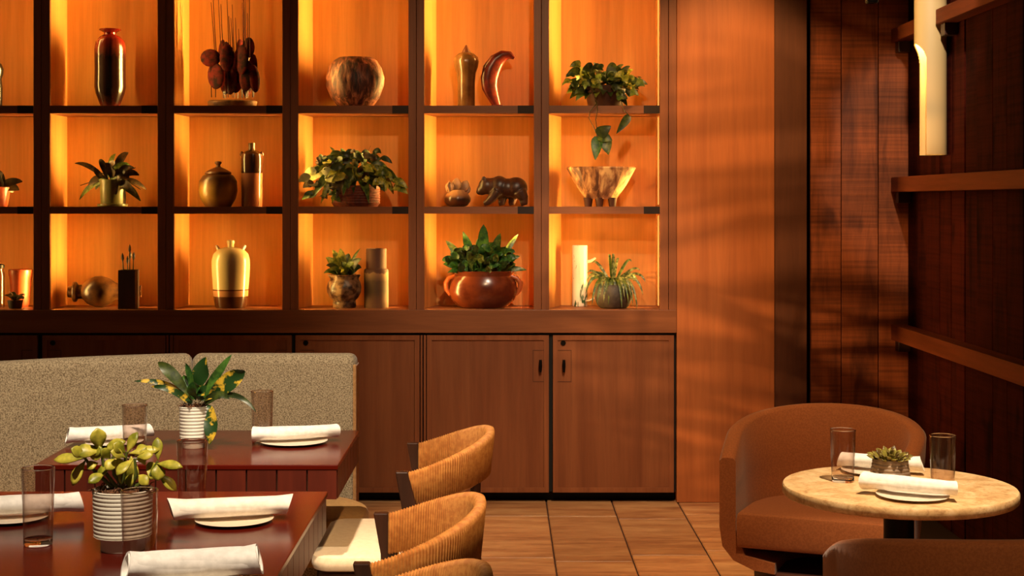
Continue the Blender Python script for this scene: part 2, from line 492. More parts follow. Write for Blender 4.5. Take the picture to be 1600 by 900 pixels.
# base cabinets, each a pair of framed doors
def cabinet(pa, pb, doors, label):
    t = thing('base_cabinet', label, 'cabinet', (X((pa+pb)/2), YF+0.02, 0), 'low oak cabinets under the counter')
    MB().box(X(pa)+.001, X(pb)-.001, YF+.022, YB+.02, Z(770)+.002, Z(520)-.001).build('body', M['black'], t)
    MB().box(X(pa)+.001, X(pb)-.001, YF+.07, YF+.09, 0.0, Z(770)+.002).build('toe_kick', M['black'], t)
    for (a, b) in ((pa+1, doors[0][0]-1.5), (doors[1][1]+1.5, pb-1)):
        if b-a > 2: MB().box(X(a), X(b), YF+.006, YF+.022, Z(769.5), Z(524)).build('stile', M['stile'], t)
    for (a, b, hinge, key) in doors:
        xa, xb, z0, z1 = X(a), X(b), Z(769.5), Z(524)
        fw = 7.5*SF
        mb = MB()
        mb.box(xa, xa+fw, YF, YF+.02, z0, z1); mb.box(xb-fw, xb, YF, YF+.02, z0, z1)
        mb.box(xa+fw, xb-fw, YF, YF+.02, z0, z0+fw); mb.box(xa+fw, xb-fw, YF, YF+.02, z1-fw, z1)
        d = mb.build('door', M['stile'], t)
        MB().box(xa+fw, xb-fw, YF+.007, YF+.018, z0+fw, z1-fw).build('door_panel', M['door'], d)
        hx = b-13 if hinge == 'l' else a+17
        mb = MB()
        x0, x1, za, zb = X(hx-12), X(hx+12), Z(597), Z(547)
        g = 0.003
        for q in ((x0,x0+g,za,zb),(x1-g,x1,za,zb),(x0+g,x1-g,za,za+g),(x0+g,x1-g,zb-g,zb)):
            mb.box(q[0],q[1],YF+.0055,YF+.008,q[2],q[3])
        mb.build('handle_plate', M['post'], d)
        mb = MB()
        mb.tube([(X(hx),YF+.007,Z(565)),(X(hx),YF-.012,Z(565))], 0.006, 10)
        mb.tube([(X(hx),YF-.010,Z(562)),(X(hx),YF-.014,Z(572)),(X(hx),YF-.010,Z(581))], [0.007,0.009,0.006], 10)
        mb.build('handle', M['metal'], d, smooth=50, label='small black turn handle')
        if key:
            mb = MB(); c_ = (X(a+16), YF+.006, Z(536))
            mb.lathe([(0.0001,0),(0.013,0),(0.013,0.004),(0.0001,0.004)], (0,0,0), 20)
            mb.xform(Matrix.Translation(c_) @ Matrix.Rotation(math.radians(90),4,'X'))
            mb.build('lock', M['metal'], d, label='round black lock')
    return t
cabinet(661, 1056.5, [(667,857.5,'l',False),(864,1053,'r',True)], 'oak cabinet with two handled doors, nearest the orange panel')
cabinet(264, 661, [(271.5,455.5,'l',False),(461.5,655.5,'r',True)], 'oak cabinet partly hidden by the banquette back and woven chairs')
cabinet(-131, 264, [(-126,58,'l',False),(66,258,'r',True)], 'oak cabinet mostly hidden behind the left end of the banquette')

# ------------------------------------------------------------------ tube lamp and small spotlight
def sconce():
    Yt = 6.735; cx = X(1453.7, Yt); R = 24.6*Yt/F; zb, zs, zt = Z(242,Yt), Z(68,Yt), 3.1
    t = thing('tube_lamp', 'pale tubular pendant lamp with a glowing side cut-out', 'lamp', (cx, Yt, zb))
    n = 144
    def ang(i): return 2*math.pi*i/n
    # slot sector measured from -X axis: 48 deg behind to 77 deg in front (towards the camera, -Y)
    a0, a1 = math.radians(164-48), math.radians(164+77)     # turned to the line of sight
    zs_list = [zb + (zs-0.10-zb)*k/6 for k in range(7)] + [zs-0.10+0.10*k/24 for k in range(1,25)] + [zs+0.05, zs+0.4, zt]
    mb = MB()
    def slot(a, z):
        if not (a0 < a < a1): return False
        if z <= zs-0.09: return True
        e = min(a-a0, a1-a)*R; rr = 0.085
        zz = z-(zs-0.09)
        if zz > 0.09: return False
        return e > 0.0 and (e > rr or (rr-e)**2*1.0 + (zz*rr/0.09)**2 < rr*rr)
    ro, ri = R, R-0.006
    idx = {}
    def vert(r, i, k):
        key = (r, i % n, k)
        if key not in idx:
            idx[key] = len(mb.v); a = ang(i)
            mb.v.append(Vector((cx+r*math.cos(a), Yt+r*math.sin(a), zs_list[k])))
        return idx[key]
    solid = {}
    for k in range(len(zs_list)-1):
        for i in range(n):
            solid[(i,k)] = not slot(ang(i+0.5), (zs_list[k]+zs_list[k+1])/2)
    for (i,k), s_ in solid.items():
        if not s_: continue
        mb.f.append((vert(ro,i,k),vert(ro,i+1,k),vert(ro,i+1,k+1),vert(ro,i,k+1)))
        mb.f.append((vert(ri,i+1,k),vert(ri,i,k),vert(ri,i,k+1),vert(ri,i+1,k+1)))
        if not solid.get(((i+1)%n,k)): mb.f.append((vert(ro,i+1,k),vert(ri,i+1,k),vert(ri,i+1,k+1),vert(ro,i+1,k+1)))
        if not solid.get(((i-1)%n,k)): mb.f.append((vert(ro,i,k),vert(ro,i,k+1),vert(ri,i,k+1),vert(ri,i,k)))
        if k == 0 or not solid.get((i,k-1)): mb.f.append((vert(ro,i,k),vert(ri,i,k),vert(ri,i+1,k),vert(ro,i+1,k)))
        if k+1 < len(zs_list)-1 and not solid.get((i,k+1)): mb.f.append((vert(ro,i,k+1),vert(ro,i+1,k+1),vert(ri,i+1,k+1),vert(ri,i,k+1)))
    mb.build('shade', plain('pale_lamp_shell', C(226,196,140), 0.55), t, smooth=50)
    MB().lathe([(0.001,0),(R-.007,0),(R-.007,.004),(0.001,.004)], (cx,Yt,zs+.03), 32).build('diffuser', emit('lamp_glow', (1.0,0.72,0.32,1), 22), t)
sconce()
t = thing('ceiling_spotlight', 'small black spotlight hanging at the top edge before the planks', 'spotlight', (X(1362,6.3), 6.3, Z(5,6.3)))
mb = MB(); c_ = (X(1362,6.3), 6.3, Z(5,6.3))
mb.lathe([(0.02,0.004),(0.025,0),(0.028,0.004),(0.028,0.11),(0.02,0.125),(0.004,0.13)], c_, 24).build('head', M['metal'], t, smooth=40)
MB().tube([(c_[0],6.3,c_[2]+.12),(c_[0],6.3,3.1)], 0.006, 8).build('stem', M['metal'], t, smooth=60)
# ------------------------------------------------------------------ leaves and plants
def leaf(parent, mat, b, c, t, wid, shape='oval', fold=0.25, hint=(0,-1,0.45), n=8, thick=0.0, name='leaf', wavy=0.0, seed=0):
    """one leaf blade along the Bezier base-control-tip, midrib folded"""
    b, c, t = Vector(b), Vector(c), Vector(t)
    hint = Vector(hint).normalized()
    vs = []; fs = []
    r_ = random.Random(seed)
    ph = r_.uniform(0, 6.28)
    for k in range(n+1):
        s = k/n
        p = b*(1-s)**2 + c*2*s*(1-s) + t*s*s
        d = ((c-b)*(1-s) + (t-c)*s)
        if d.length < 1e-6: d = t-b
        d.normalize()
        sd = d.cross(hint)
        if sd.length < 1e-3: sd = d.cross(Vector((1,0.2,0.1)))
        sd.normalize()
        nn = sd.cross(d).normalized()
        if shape == 'oval': w_ = math.sin(math.pi*min(1,s*0.93+0.05))**0.75
        elif shape == 'lance': w_ = math.sin(math.pi*(s*0.97+0.02)**0.85)**0.9
        elif shape == 'strap': w_ = min(1.0, 6*s+0.35)*(1-s**4)**0.8
        elif shape == 'heart': w_ = (math.sin(math.pi*min(1,(s*0.97+0.03)**0.55)))**0.8
        elif shape == 'obovate': w_ = math.sin(math.pi*min(1,(s*0.98+0.01)**1.6))**0.8
        else: w_ = math.sin(math.pi*s)
        w_ = max(w_, 0.03)*wid/2
        lift = fold*w_
        wv = wavy*wid*math.sin(ph+s*11)
        vs += [p - sd*w_ + nn*(lift+wv), p, p + sd*w_ + nn*(lift-wv)]
    for k in range(n):
        a = k*3
        fs += [(a,a+1,a+4,a+3),(a+1,a+2,a+5,a+4)]
    mb = MB().add(vs, fs)
    o = mb.build(name, mat, parent, smooth=180)
    if thick:
        m = o.modifiers.new('thickness', 'SOLIDIFY'); m.thickness = thick; m.offset = 0
    return o

M['leaf_dark']  = leafmat('dark_green_leaf', C(34,48,20), C(70,84,30), 40)
M['leaf_mid']   = leafmat('mid_green_leaf', C(54,78,26), C(118,128,44), 45)
M['leaf_yel']   = leafmat('yellow_green_leaf', C(108,122,34), C(196,186,66), 50)
M['leaf_vari']  = leafmat('variegated_leaf', C(30,62,22), C(206,170,50), 26, lo=0.52, hi=0.60)
M['leaf_fern']  = leafmat('fern_green_leaf', C(32,74,28), C(76,118,40), 40)
M['leaf_brn']   = leafmat('bronze_leaf', C(40,30,18), C(86,62,30), 40)
M['leaf_white'] = leafmat('cream_leaf', C(196,196,120), C(232,226,170), 30)
M['stem']       = plain('plant_stem', C(72,58,28), 0.6)
M['stripe']     = leafmat('striped_leaf', C(58,70,26), C(170,168,92), 60)

def cluster(t, spf, cx, cy, rx, ry, n, ln, wd, u, mats, dyr, seed, shape='oval', droop=0.0, wavy=.08):
    """extra short leaves filling a crown"""
    rn = random.Random(seed)
    for k in range(n):
        a = rn.uniform(0, 2*math.pi); q = math.sqrt(rn.random())
        x0, y0 = cx+rx*q*math.cos(a), cy+ry*q*math.sin(a)
        dy = rn.uniform(*dyr)
        d = rn.uniform(-1.1,1.1)+(x0-cx)/rx*1.1
        b0 = spf(x0, y0, dy); L = rn.uniform(*ln)
        tp = spf(x0+L*math.sin(d), y0-L*math.cos(d)*(1-droop)+L*droop, dy-rn.uniform(0,.03))
        md = (b0+tp)/2+Vector((0,-.008,L*.25*u))
        leaf(t, M[rn.choice(mats)], b0, md, tp, rn.uniform(*wd)*u, shape, .35, (rn.uniform(-.8,.8),-1,rn.uniform(-.2,.7)), 7, wavy=wavy, seed=seed*100+k)

# ------------------------------------------------------------------ things on the shelves
YO = 7.49
U = YO / F
RZ = [Z(165), Z(323), Z(484)]
def SX(px): return (px - VX) * U
def sp(px, py, dy=0.0):
    """photo pixel -> point at the shelf objects' depth (dy metres nearer/further)"""
    return Vector((SX(px), YO+dy, CAMH - (py-VY)*U))
def base(px, row): return (SX(px), YO, RZ[row])
def lat(prof, c, seg=36, sy=1.0, sx=1.0, wob=None):
    return MB().lathe([(max(r,0.02)*U, h*U) for r, h in prof], c, seg, sx, sy, wob)
PLG = 'potted plants on the lit shelves'
POT = 'pottery on the lit shelves'

# bay 1, cut by the left edge
c = base(-10, 0)
t = thing('bottle', 'black bottle cut off at the left edge on the top shelf', 'bottle', c, POT)
lat([(0,0),(12,0),(13,3),(13.5,30),(12,45),(14.5,52),(15,60),(12,68),(6,72),(5,80),(0,80)], c).build('body', plain('black_glaze', C(16,10,8), 0.25), t, smooth=40)
c = base(-4, 1)
t = thing('potted_plant', 'reddish pot with broad dark leaves at the left edge, middle shelf', 'plant', c, PLG)
lat([(0,0),(14,0),(16,3),(18,20),(20,30),(18,31),(16,26),(0,26)], c).build('pot', M['terra'], t, smooth=40)
rr = random.Random(3)
for k, (tx, ty, wd) in enumerate([(36,284,14),(30,297,16),(12,272,16),(18,300,14),(-12,268,15),(-30,285,15),(-20,275,13),(5,266,12)]):
    b0 = sp(-2+k, 296, rr.uniform(-.02,.02)); tp = sp(tx, ty, rr.uniform(-.08,.05))
    leaf(t, M['leaf_brn'], b0, (b0+tp)/2+Vector((0,0,0.03)), tp, wd*U, 'oval', seed=k)
c = base(2, 2)
t = thing('glass_jar', 'clear lidded glass jar at the left edge, bottom shelf', 'jar', c)
c = (SX(-2), YO-.02, RZ[2])
mb = lat([(0,0),(10,0),(11,2),(11,55),(9,58),(9,62),(8.4,62),(8.4,58),(10.2,54),(10.2,3),(0,3)], c); mb.build('body', M['glass'], t, smooth=40)
lat([(0,62),(10.5,62),(10.5,67),(4,69),(3,73),(0,74)], c).build('lid', M['metal'], t, smooth=40)
c = (SX(26), YO+.06, RZ[2])
t = thing('clay_pot', 'red clay pot with a rolled rim, bottom shelf left edge', 'pot', c, POT)
lat([(0,0),(12,0),(14,4),(17,48),(18,50),(18.5,58),(17,59),(15,57),(13,20),(0,8)], c).build('body', M['terra'], t, smooth=40)
c = (SX(30), YO-.06, RZ[2])
t = thing('potted_plant', 'small dark green bushy plant at the left edge, bottom shelf', 'plant', c, PLG)
lat([(0,0),(9,0),(10,2),(12,13),(10.5,13),(0,10)], c, 24).build('pot', plain('dark_pot', C(40,26,18), 0.5), t, smooth=40)
for k in range(16):
    a = k*2.4; el = 0.25+0.6*((k*7)%10)/10
    b0 = Vector(c)+Vector((0,0,11*U)); L = (14+(k*5)%9)*U
    tp = b0+Vector((math.cos(a)*math.cos(el), math.sin(a)*math.cos(el)*.8, math.sin(el)))*L
    leaf(t, M['leaf_dark'], b0, (b0+tp)/2+Vector((0,0,6*U)), tp, 8*U, 'oval', hint=(0,-.5,1), n=5, seed=k)

# bay 2
c = base(172, 0)
t = thing('vase', 'tall dark vase with red drip glaze and flared lip', 'vase', c, POT)
lat([(0,0),(13,0),(16,6),(22,22),(24,32),(23.5,60),(24,90),(22,103),(15,111),(9,114),(9,117),(17,121),(16,122.5),(8,119),(6,112),(0,108)], c, 48,
    wob=lambda a,h: 1+0.012*math.sin(a*14)).build('body', None or banded('drip_glaze', [(0,C(112,30,15)),(.03,C(105,27,14)),(.09,C(34,12,9)),(.30,C(39,15,10)),(.345,C(90,33,20)),(.40,C(105,20,12))], 0.22, lumps=0.10, nscale=55), t, smooth=50)
c = base(176, 1)
t = thing('potted_plant', 'bronze-leaved plant in a pale green pot, beside its shadow on the middle shelf', 'plant', c, PLG)
lat([(0,0),(22,0),(23.5,1.5),(23.5,4),(20,4.5),(18,4),(18.5,6),(20,38),(20.5,42),(19,42),(17.5,36),(0,34)], c, 40).build('pot', plain('pale_green_glaze', C(101,94,50), 0.35), t, smooth=40)
rr = random.Random(8)
for k, (x0,y0,x1,y1,wd) in enumerate([(165,285,122,312,11),(166,280,124,256,8),(160,284,147,266,9),(170,280,158,250,10),(172,278,180,240,10),(178,278,186,258,18),
        (180,276,199,238,14),(180,280,206,280,20),(176,284,204,258,18),(184,282,221,274,13),(182,290,196,320,16),(184,288,216,302,12),(186,290,222,314,12),
        (170,282,140,290,12),(176,286,186,304,16),(186,278,216,264,9),(172,286,150,296,10),(186,284,228,296,9),(178,280,170,258,12),(184,284,210,262,12)]):
    b0 = sp(x0,y0,rr.uniform(-.04,.0)); tp = sp(x1,y1,rr.uniform(-.09,.03)); md = (b0+tp)/2+Vector((0,-.02,14*U))
    leaf(t, M['leaf_brn'] if k % 4 else M['leaf_mid'], b0, md, tp, wd*U, 'oval', seed=k, hint=(rr.uniform(-.5,.5),-1,.4))
mb = MB()
for k in range(5):
    b0 = sp(172+k*3,290,0); tp = sp([128,150,180,214,222][k],[290,268,252,262,296][k],-.03)
    mb.tube([b0,(b0+tp)/2+Vector((0,0,8*U)),tp], 0.0022, 6)
mb.build('stem', M['stem'], t, smooth=60)
c = (SX(150), YO, RZ[2])
t = thing('clay_jug', 'brown clay jug lying on its side on the bottom shelf', 'jug', c, POT)
mb = MB().lathe([(r*U,h*U) for r,h in [(0.02,0),(8,0),(9,2),(9,6),(15,8),(16,10),(15.5,13),(11,16),(11,22),(19,30),(24,42),(24.5,52),(20,64),(14,72),(9,92),(8,108),(10,112),(7,112),(6,100),(0.02,96)]], (0,0,0), 32)
mb.xform(Matrix.Translation((SX(106), YO, RZ[2]+23.6*U)) @ Matrix.Rotation(math.radians(8),4,'Z') @ Matrix.Rotation(math.radians(90),4,'Y'))
zmin = min(q.z for q in mb.v); mb.xform(Matrix.Translation((0,0,RZ[2]-zmin+.0005)))
mb.build('body', plain('speckled_brown_glaze', C(59,30,16), 0.3, var=C(106,67,32), nscale=12), t, smooth=40)
c = (SX(206.5), YO-.07, RZ[2])
t = thing('brush_box', 'tall dark square box holding upright paint brushes', 'box', c)
mb = MB(); h = 13*U; zt_ = c[2]+60*U
for q in ((-h,-h+.006,-h,h),(h-.006,h,-h,h),(-h+.006,h-.006,-h,-h+.006),(-h+.006,h-.006,h-.006,h)):
    mb.box(c[0]+q[0],c[0]+q[1],c[1]+q[2],c[1]+q[3],c[2],zt_)
mb.box(c[0]-h+.006,c[0]+h-.006,c[1]-h+.006,c[1]+h-.006,c[2],c[2]+.01)
mb.build('body', wood('dark_box_wood', C(48,20,12), C(66,30,18), 'z', 12, .1), t)
for k, (px, py, top) in enumerate([(199,395,0),(204,400,1),(209,382,2),(213,394,3),(207,392,4)]):
    b0 = Vector((c[0]+(px-206)*U*.6, c[1]+[-.012,.01,.0,.012,-.01][k], c[2]+.012)); tp = sp(px, py+12, -.07+[-.02,.012,-.01,.015,0.02][k])
    s_ = MB().tube([b0, tp], [0.0035,0.003], 6).build('brush', M['stem'], t, smooth=60)
    d_ = (tp-b0).normalized()
    MB().tube([tp, tp+d_*4*U, tp+d_*9*U, tp+d_*13*U], [.003,.0075,.006,.001], 8).build('bristles', M['leaf_brn'], s_, smooth=60)

# bay 3
c = base(363, 0)
t = thing('reed_sculpture', 'sculpture of dark red paddles and tall thin reeds on a low base', 'sculpture', c)
mb = lat([(0,0),(34,0),(38,4),(39,9),(35,11),(0,11)], c, 32, sy=.55); mb.build('base', plain('dark_stone_base', C(62,30,18), 0.5, var=C(120,80,44), nscale=20), t, smooth=40)
rr = random.Random(12)
mredm = plain('oxblood_paddle', C(96,18,12), 0.75, spec=0.15, var=C(34,9,8), nscale=25, rand=True)
pads = [(332,92,24,24,-.05),(340,120,22,36,-.05),(352,88,14,40,0),(358,92,17,38,-.06),(368,120,22,44,.0),(376,80,12,34,.02),(381,95,18,40,-.06),(388,120,18,42,-.05),
        (396,112,14,46,-.03),(345,78,10,30,.03),(390,75,16,28,-.02),(372,100,16,50,.03),(400,124,13,38,-.05),(350,122,14,44,.03),(384,124,14,46,.03),(362,128,18,36,-.03)]
for k, (px,py,w_,h_,dy) in enumerate(pads):
    mb = MB().ball((0,0,0), 1.0, 12, 8, (w_*U*.66, 0.009, h_*U*.58))
    mb.xform(Matrix.Translation(sp(px,py,dy)) @ Matrix.Rotation(rr.uniform(-.5,.5),4,'Z') @ Matrix.Rotation(rr.uniform(-.12,.12),4,'Y'))
    p_ = mb.build('paddle', mredm, t, smooth=60)
    bt = sp(px+rr.uniform(-3,3), 153, max(-.05,min(.05,dy))*.8); tp = sp(px,py,dy)
    MB().tube([bt, tp], 0.0025, 6).build('foot_reed', M['darkwood'], p_, smooth=60)
for k, (px, top) in enumerate([(329,2),(335,-14),(341,-20),(349,8),(357,-6),(363,6),(365,30),(370,28),(376,46),(381,5),(384,-18),(390,22),(394,-16),(360,26),(387,-8)]):
    b0 = sp(334+(px-329)*.9, 90, rr.uniform(-.05,.04)); tp = sp(px-1.5, top, b0.y-YO)
    MB().tube([b0, (b0+tp)/2+Vector((rr.uniform(-.004,.004),0,0)), tp], [.0028,.0024,.0018], 6).build('reed', wood('reed%d'%k,C(46,16,9),C(66,26,14),'z',rough=.8,spec=.1) if k == 0 else bpy.data.materials['reed0'], t, smooth=60)
c = base(341, 1)
t = thing('lidded_pot', 'round ochre pot with a brown lid and knob', 'pot', c, POT)
lat([(0,0),(20,0),(21,2),(27,12),(30,24),(29,40),(24,48),(21,50),(20,49),(0,47)], c, 40).build('body', banded('ochre_glaze', [(0,C(66,37,16)),(.02,C(86,50,20)),(.06,C(141,105,42)),(.11,C(134,96,37)),(.15,C(75,43,19)),(.16,C(63,35,16))], .35, lumps=.035, nscale=30), t, smooth=40)
lat([(0,50),(19,50),(20.5,51.5),(20,54),(11,59),(4,62),(3,65),(5.5,68),(5,70),(0,71)], c, 32).build('lid', plain('brown_lid', C(86,48,26), .4), t, smooth=40)
c = base(393.5, 1)
t = thing('bottle', 'tall cylindrical bottle, brown glaze above a pale pink body, small ears', 'bottle', c, POT)
b_ = lat([(0,0),(15,0),(16,2),(16.3,52),(16.8,54),(17,74),(16,82),(11,86),(6,88),(5,92),(5.5,98),(5,99.5),(0,99.5)], c, 36).build('body', banded('two_tone_bottle', [(0,C(141,83,53)),(.168,C(149,90,59)),(.171,C(53,26,14)),(.25,C(69,35,18)),(.325,C(96,67,35))], .18), t, smooth=40)
for s_ in (-1,1):
    MB().ball((c[0]+s_*15.5*U, c[1], c[2]+82*U), 3.2*U, 10, 8, (1,.8,1.4)).build('ear', plain('ear_glaze', C(96,54,28), .25) if s_ < 0 else bpy.data.materials['ear_glaze'], t, smooth=60)
c = base(360.5, 2)
t = thing('stoneware_jug', 'cream stoneware jug with brown base band, two loops and a stopper', 'jug', c, POT)
lat([(0,0),(23,0),(24,2),(27,18),(27.5,30),(29.5,60),(29.5,74),(27,84),(20,91),(10,94),(0,94)], c, 44).build('body', banded('cream_glaze', [(0,C(71,37,19)),(.058,C(76,41,20)),(.060,C(167,116,76)),(.088,C(173,121,82)),(.090,C(94,51,29)),(.094,C(94,51,29)),(.096,C(180,156,112)),(.31,C(184,162,119))], .22), t, smooth=40)
lat([(0,93),(5,93),(5,99),(6,101),(5.5,105),(0,106)], c, 24).build('stopper', plain('cream_stopper', C(175,151,107), .3), t, smooth=40)
for s_ in (-1,1):
    a_ = [Vector((c[0]+s_*(19+3*math.sin(q))*U, c[1]+(math.cos(q))*5*U, c[2]+(91+5*math.sin(q))*U)) for q in [math.pi*k/6 for k in range(7)]]
    MB().tube(a_, .006, 8).build('loop', M['plate'], t, smooth=60)

# bay 4
def bark(name):
    m, nt, bs = newmat(name)
    f = ntex(nt, coords(nt, (1,1,.28)), 34, 5, .65, .8)
    nt.links.new(ramp(nt, f, [(.36, C(28,11,7)), (.50, C(92,42,28)), (.66, C(176,108,76))]), bs.inputs['Base Color'])
    bs.inputs['Roughness'].default_value = .5; bump(nt, bs, f, .8, .006)
    return m
c = base(555, 0)
t = thing('vase', 'squat round vase with rough dark brown ribs', 'vase', c, POT)
lat([(0,0),(22,0),(28,3),(38,16),(44,34),(45,46),(41,62),(33,73),(27,77),(25,78),(23,76),(22,70),(0,60)], c, 72, sy=.9,
    wob=lambda a,h: 1+0.022*math.sin(a*17+h*30)+0.016*math.sin(a*29-h*44)+.012*math.sin(a*11+h*80)).build('body', bark('bark_glaze'), t, smooth=60)
c = base(556, 1)
t = thing('potted_plant', 'large trailing plant with limp leaves spilling over a woven basket', 'plant', c, PLG)
mb = lat([(0,0),(34,0),(36,3)] + [(37+1.1*(k%2), 4+k*2) for k in range(14)] + [(38,32),(36,33),(33,28),(0,26)], c, 40, sy=.8)
mb.build('basket', plain('red_brown_basket', C(112,44,24), .6, var=C(80,30,18), nscale=60), t, smooth=30)
rr = random.Random(21)
tips = [(482,288,22,'leaf_white'),(496,258,14,'leaf_yel'),(512,246,12,'leaf_mid'),(494,308,16,'leaf_dark'),(506,318,13,'leaf_yel'),(522,318,14,'leaf_mid'),(530,312,13,'leaf_brn'),
  (520,288,20,'leaf_dark'),(534,292,22,'leaf_dark'),(548,296,22,'leaf_dark'),(562,284,20,'leaf_yel'),(572,300,18,'leaf_mid'),(580,318,12,'leaf_mid'),(590,296,18,'leaf_dark'),
  (604,300,18,'leaf_dark'),(614,292,14,'leaf_yel'),(632,296,14,'leaf_white'),(618,304,16,'leaf_yel'),(606,262,16,'leaf_mid'),(596,250,16,'leaf_mid'),(578,242,16,'leaf_dark'),
  (560,236,20,'leaf_dark'),(544,240,18,'leaf_dark'),(534,232,12,'leaf_mid'),(518,230,7,'leaf_yel'),(526,262,18,'leaf_mid'),(552,262,24,'leaf_dark'),(570,258,24,'leaf_dark'),
  (586,270,20,'leaf_yel'),(508,274,18,'leaf_brn'),(516,300,14,'leaf_brn'),(596,280,18,'leaf_dark'),(610,280,16,'leaf_mid'),(538,274,20,'leaf_dark'),(622,278,13,'leaf_mid'),(502,268,14,'leaf_mid'),(576,290,16,'leaf_brn'),(556,302,16,'leaf_dark'),(540,306,14,'leaf_mid')]
for k, (tx,ty,wd,mt) in enumerate(tips):
    b0 = sp(556+(tx-556)*.45, 272+rr.uniform(-14,4)+(-14 if ty<262 else 0), rr.uniform(-.07,.03))
    tp = sp(tx, ty, -.09-rr.uniform(0,.035) if ty > 262 else rr.uniform(-.08,.05))
    leaf(t, M[mt], b0, b0*.45+tp*.55+Vector((0,-.02,(12 if ty>262 else 4)*U)), tp, wd*U, 'lance', seed=k, hint=(rr.uniform(-.6,.6),-1,.3), fold=.35)
for k, (tx,ty) in enumerate([(580,228),(572,232),(588,240)]):
    b0 = sp(566,262,-.02); tp = sp(tx,ty,-.03)
    MB().tube([b0,(b0+tp)/2+Vector((.004,0,.01)),tp], [.002,.0016,.001], 6).build('stem', M['stem'], t, smooth=60)
t = [o for o in bpy.data.objects if o.get('label','').startswith('large trailing')][0]
cluster(t, sp, 556, 262, 58, 26, 46, (14,24), (9,14), U, ['leaf_dark','leaf_dark','leaf_brn','leaf_mid'], (-.12,-.02), 71, 'lance', .45)
cluster(t, sp, 508, 296, 20, 20, 12, (14,20), (9,13), U, ['leaf_dark','leaf_brn','leaf_mid'], (-.12,-.06), 72, 'lance', .6)
cluster(t, sp, 500, 278, 14, 16, 7, (16,24), (13,17), U, ['leaf_yel','leaf_white','leaf_mid'], (-.15,-.11), 81, 'lance', .55)
cluster(t, sp, 612, 282, 14, 16, 9, (16,24), (11,15), U, ['leaf_yel','leaf_mid','leaf_yel'], (-.15,-.11), 82, 'lance', .6)
cluster(t, sp, 560, 270, 30, 14, 7, (16,24), (10,14), U, ['leaf_yel','leaf_mid'], (-.16,-.13), 83, 'lance', .6)
c = base(538, 2)
t = thing('face_pot', 'small mottled pot with a moulded face and leafy plant', 'plant pot', c, PLG)
def facew(a, h):
    front = max(0.0, -math.sin(a))
    z_ = h/U
    v_ = 1+0.02*math.sin(a*9+z_*.7)
    v_ += 0.10*math.exp(-((a-4.712)/.16)**2-((z_-26)/6)**2)               # nose
    v_ += 0.06*math.exp(-((a-4.712)/.45)**2-((z_-13)/3)**2)               # lip
    for e in (-.42,.42): v_ += 0.06*math.exp(-((a-4.712-e)/.2)**2-((z_-33)/3.5)**2)
    return v_
lat([(0,0),(17,0),(18,2),(18,8),(17,11),(22,16),(26,24),(27,32),(25,40),(22,45),(26,51),(25,52),(21,48),(0,44)], c, 64, wob=facew).build('pot', plain('mottled_glaze', C(144,110,78), .35, var=C(51,27,19), nscale=26), t, smooth=60)
rr = random.Random(5)
for k, (tx,ty,wd,mt) in enumerate([(510,402,14,'leaf_yel'),(520,390,13,'leaf_yel'),(532,388,14,'leaf_yel'),(534,420,10,'leaf_yel'),(545,396,15,'leaf_mid'),(563,388,6,'leaf_mid'),(566,404,14,'leaf_dark'),
        (566,418,16,'leaf_dark'),(518,422,13,'leaf_mid'),(508,426,10,'leaf_mid'),(550,428,14,'leaf_dark'),(524,408,16,'leaf_dark'),(542,410,18,'leaf_mid'),(556,412,16,'leaf_mid'),(512,414,12,'leaf_dark')]):
    b0 = sp(538+(tx-538)*.2, 430, -.01); tp = sp(tx,ty,rr.uniform(-.09,.01))
    leaf(t, M[mt], b0, (b0+tp)/2+Vector((0,-.01,10*U)), tp, wd*U, 'lance', seed=k, hint=(rr.uniform(-.5,.5),-1,.5))
c = (SX(588), YO, RZ[2])
t = thing('stone_canister', 'tall weathered canister of grey-brown clay, stepped near its top', 'canister', c, POT)
lat([(0,0),(18.5,0),(19,2),(19,57),(18.3,60),(16.5,61),(16,62),(16,91),(15,92.5),(13,92),(12.5,80),(0,78)], c, 40, wob=lambda a,h: 1+.008*math.sin(a*5+h*20)).build('body', banded('weathered_clay', [(0,C(128,88,53)),(.05,C(119,82,49)),(.10,C(88,66,37)),(.15,C(94,68,39)),(.19,C(158,116,71)),(.196,C(95,58,39)),(.30,C(88,53,36))], .7, lumps=.03, nscale=40), t, smooth=40)

# bay 5
c = base(728.5, 0)
t = thing('bottle', 'tall tan bottle with bulging shoulder and pointed stopper', 'bottle', c, POT)
lat([(0,0),(12.5,0),(13.5,2),(13.5,40),(14.5,54),(18,64),(19.2,72),(17.5,79),(12,84),(7,86),(0,86)], c, 40,
    wob=lambda a,h: 1+(0.05*max(0,math.sin(a*6)) if 50*U<h<80*U else 0)).build('body', plain('tan_salt_glaze', C(108,71,36), .22, var=C(127,86,46), nscale=14), t, smooth=50)
lat([(0,84),(7,85),(6.5,88),(4,92),(1.5,97),(0,98)], c, 20).build('stopper', plain('dark_stopper', C(110,56,30), .5), t, smooth=40)
c = (SX(780), YO, RZ[0])
t = thing('horn_sculpture', 'curved red glazed horn leaning on the top shelf', 'sculpture', c)
pts = [(776,163,6),(770,150,9),(764,135,12),(763,120,13.5),(767,105,14),(775,92,12),(786,84,9),(797,83,6),(804,88,2.5)]
rings = []
for k, (px,py,r) in enumerate(pts):
    p = sp(px,py,0)
    q0 = sp(*pts[max(k-1,0)][:2]); q1 = sp(*pts[min(k+1,len(pts)-1)][:2]); d = (q1-q0).normalized()
    sd = Vector((d.z,0,-d.x))
    rings.append([p + sd*math.cos(a)*r*U*(1+.10*math.cos(3*a)) + Vector((0,1,0))*math.sin(a)*r*U*.8*(1+.1*math.cos(3*a)) for a in [2*math.pi*i/20 for i in range(20)]])
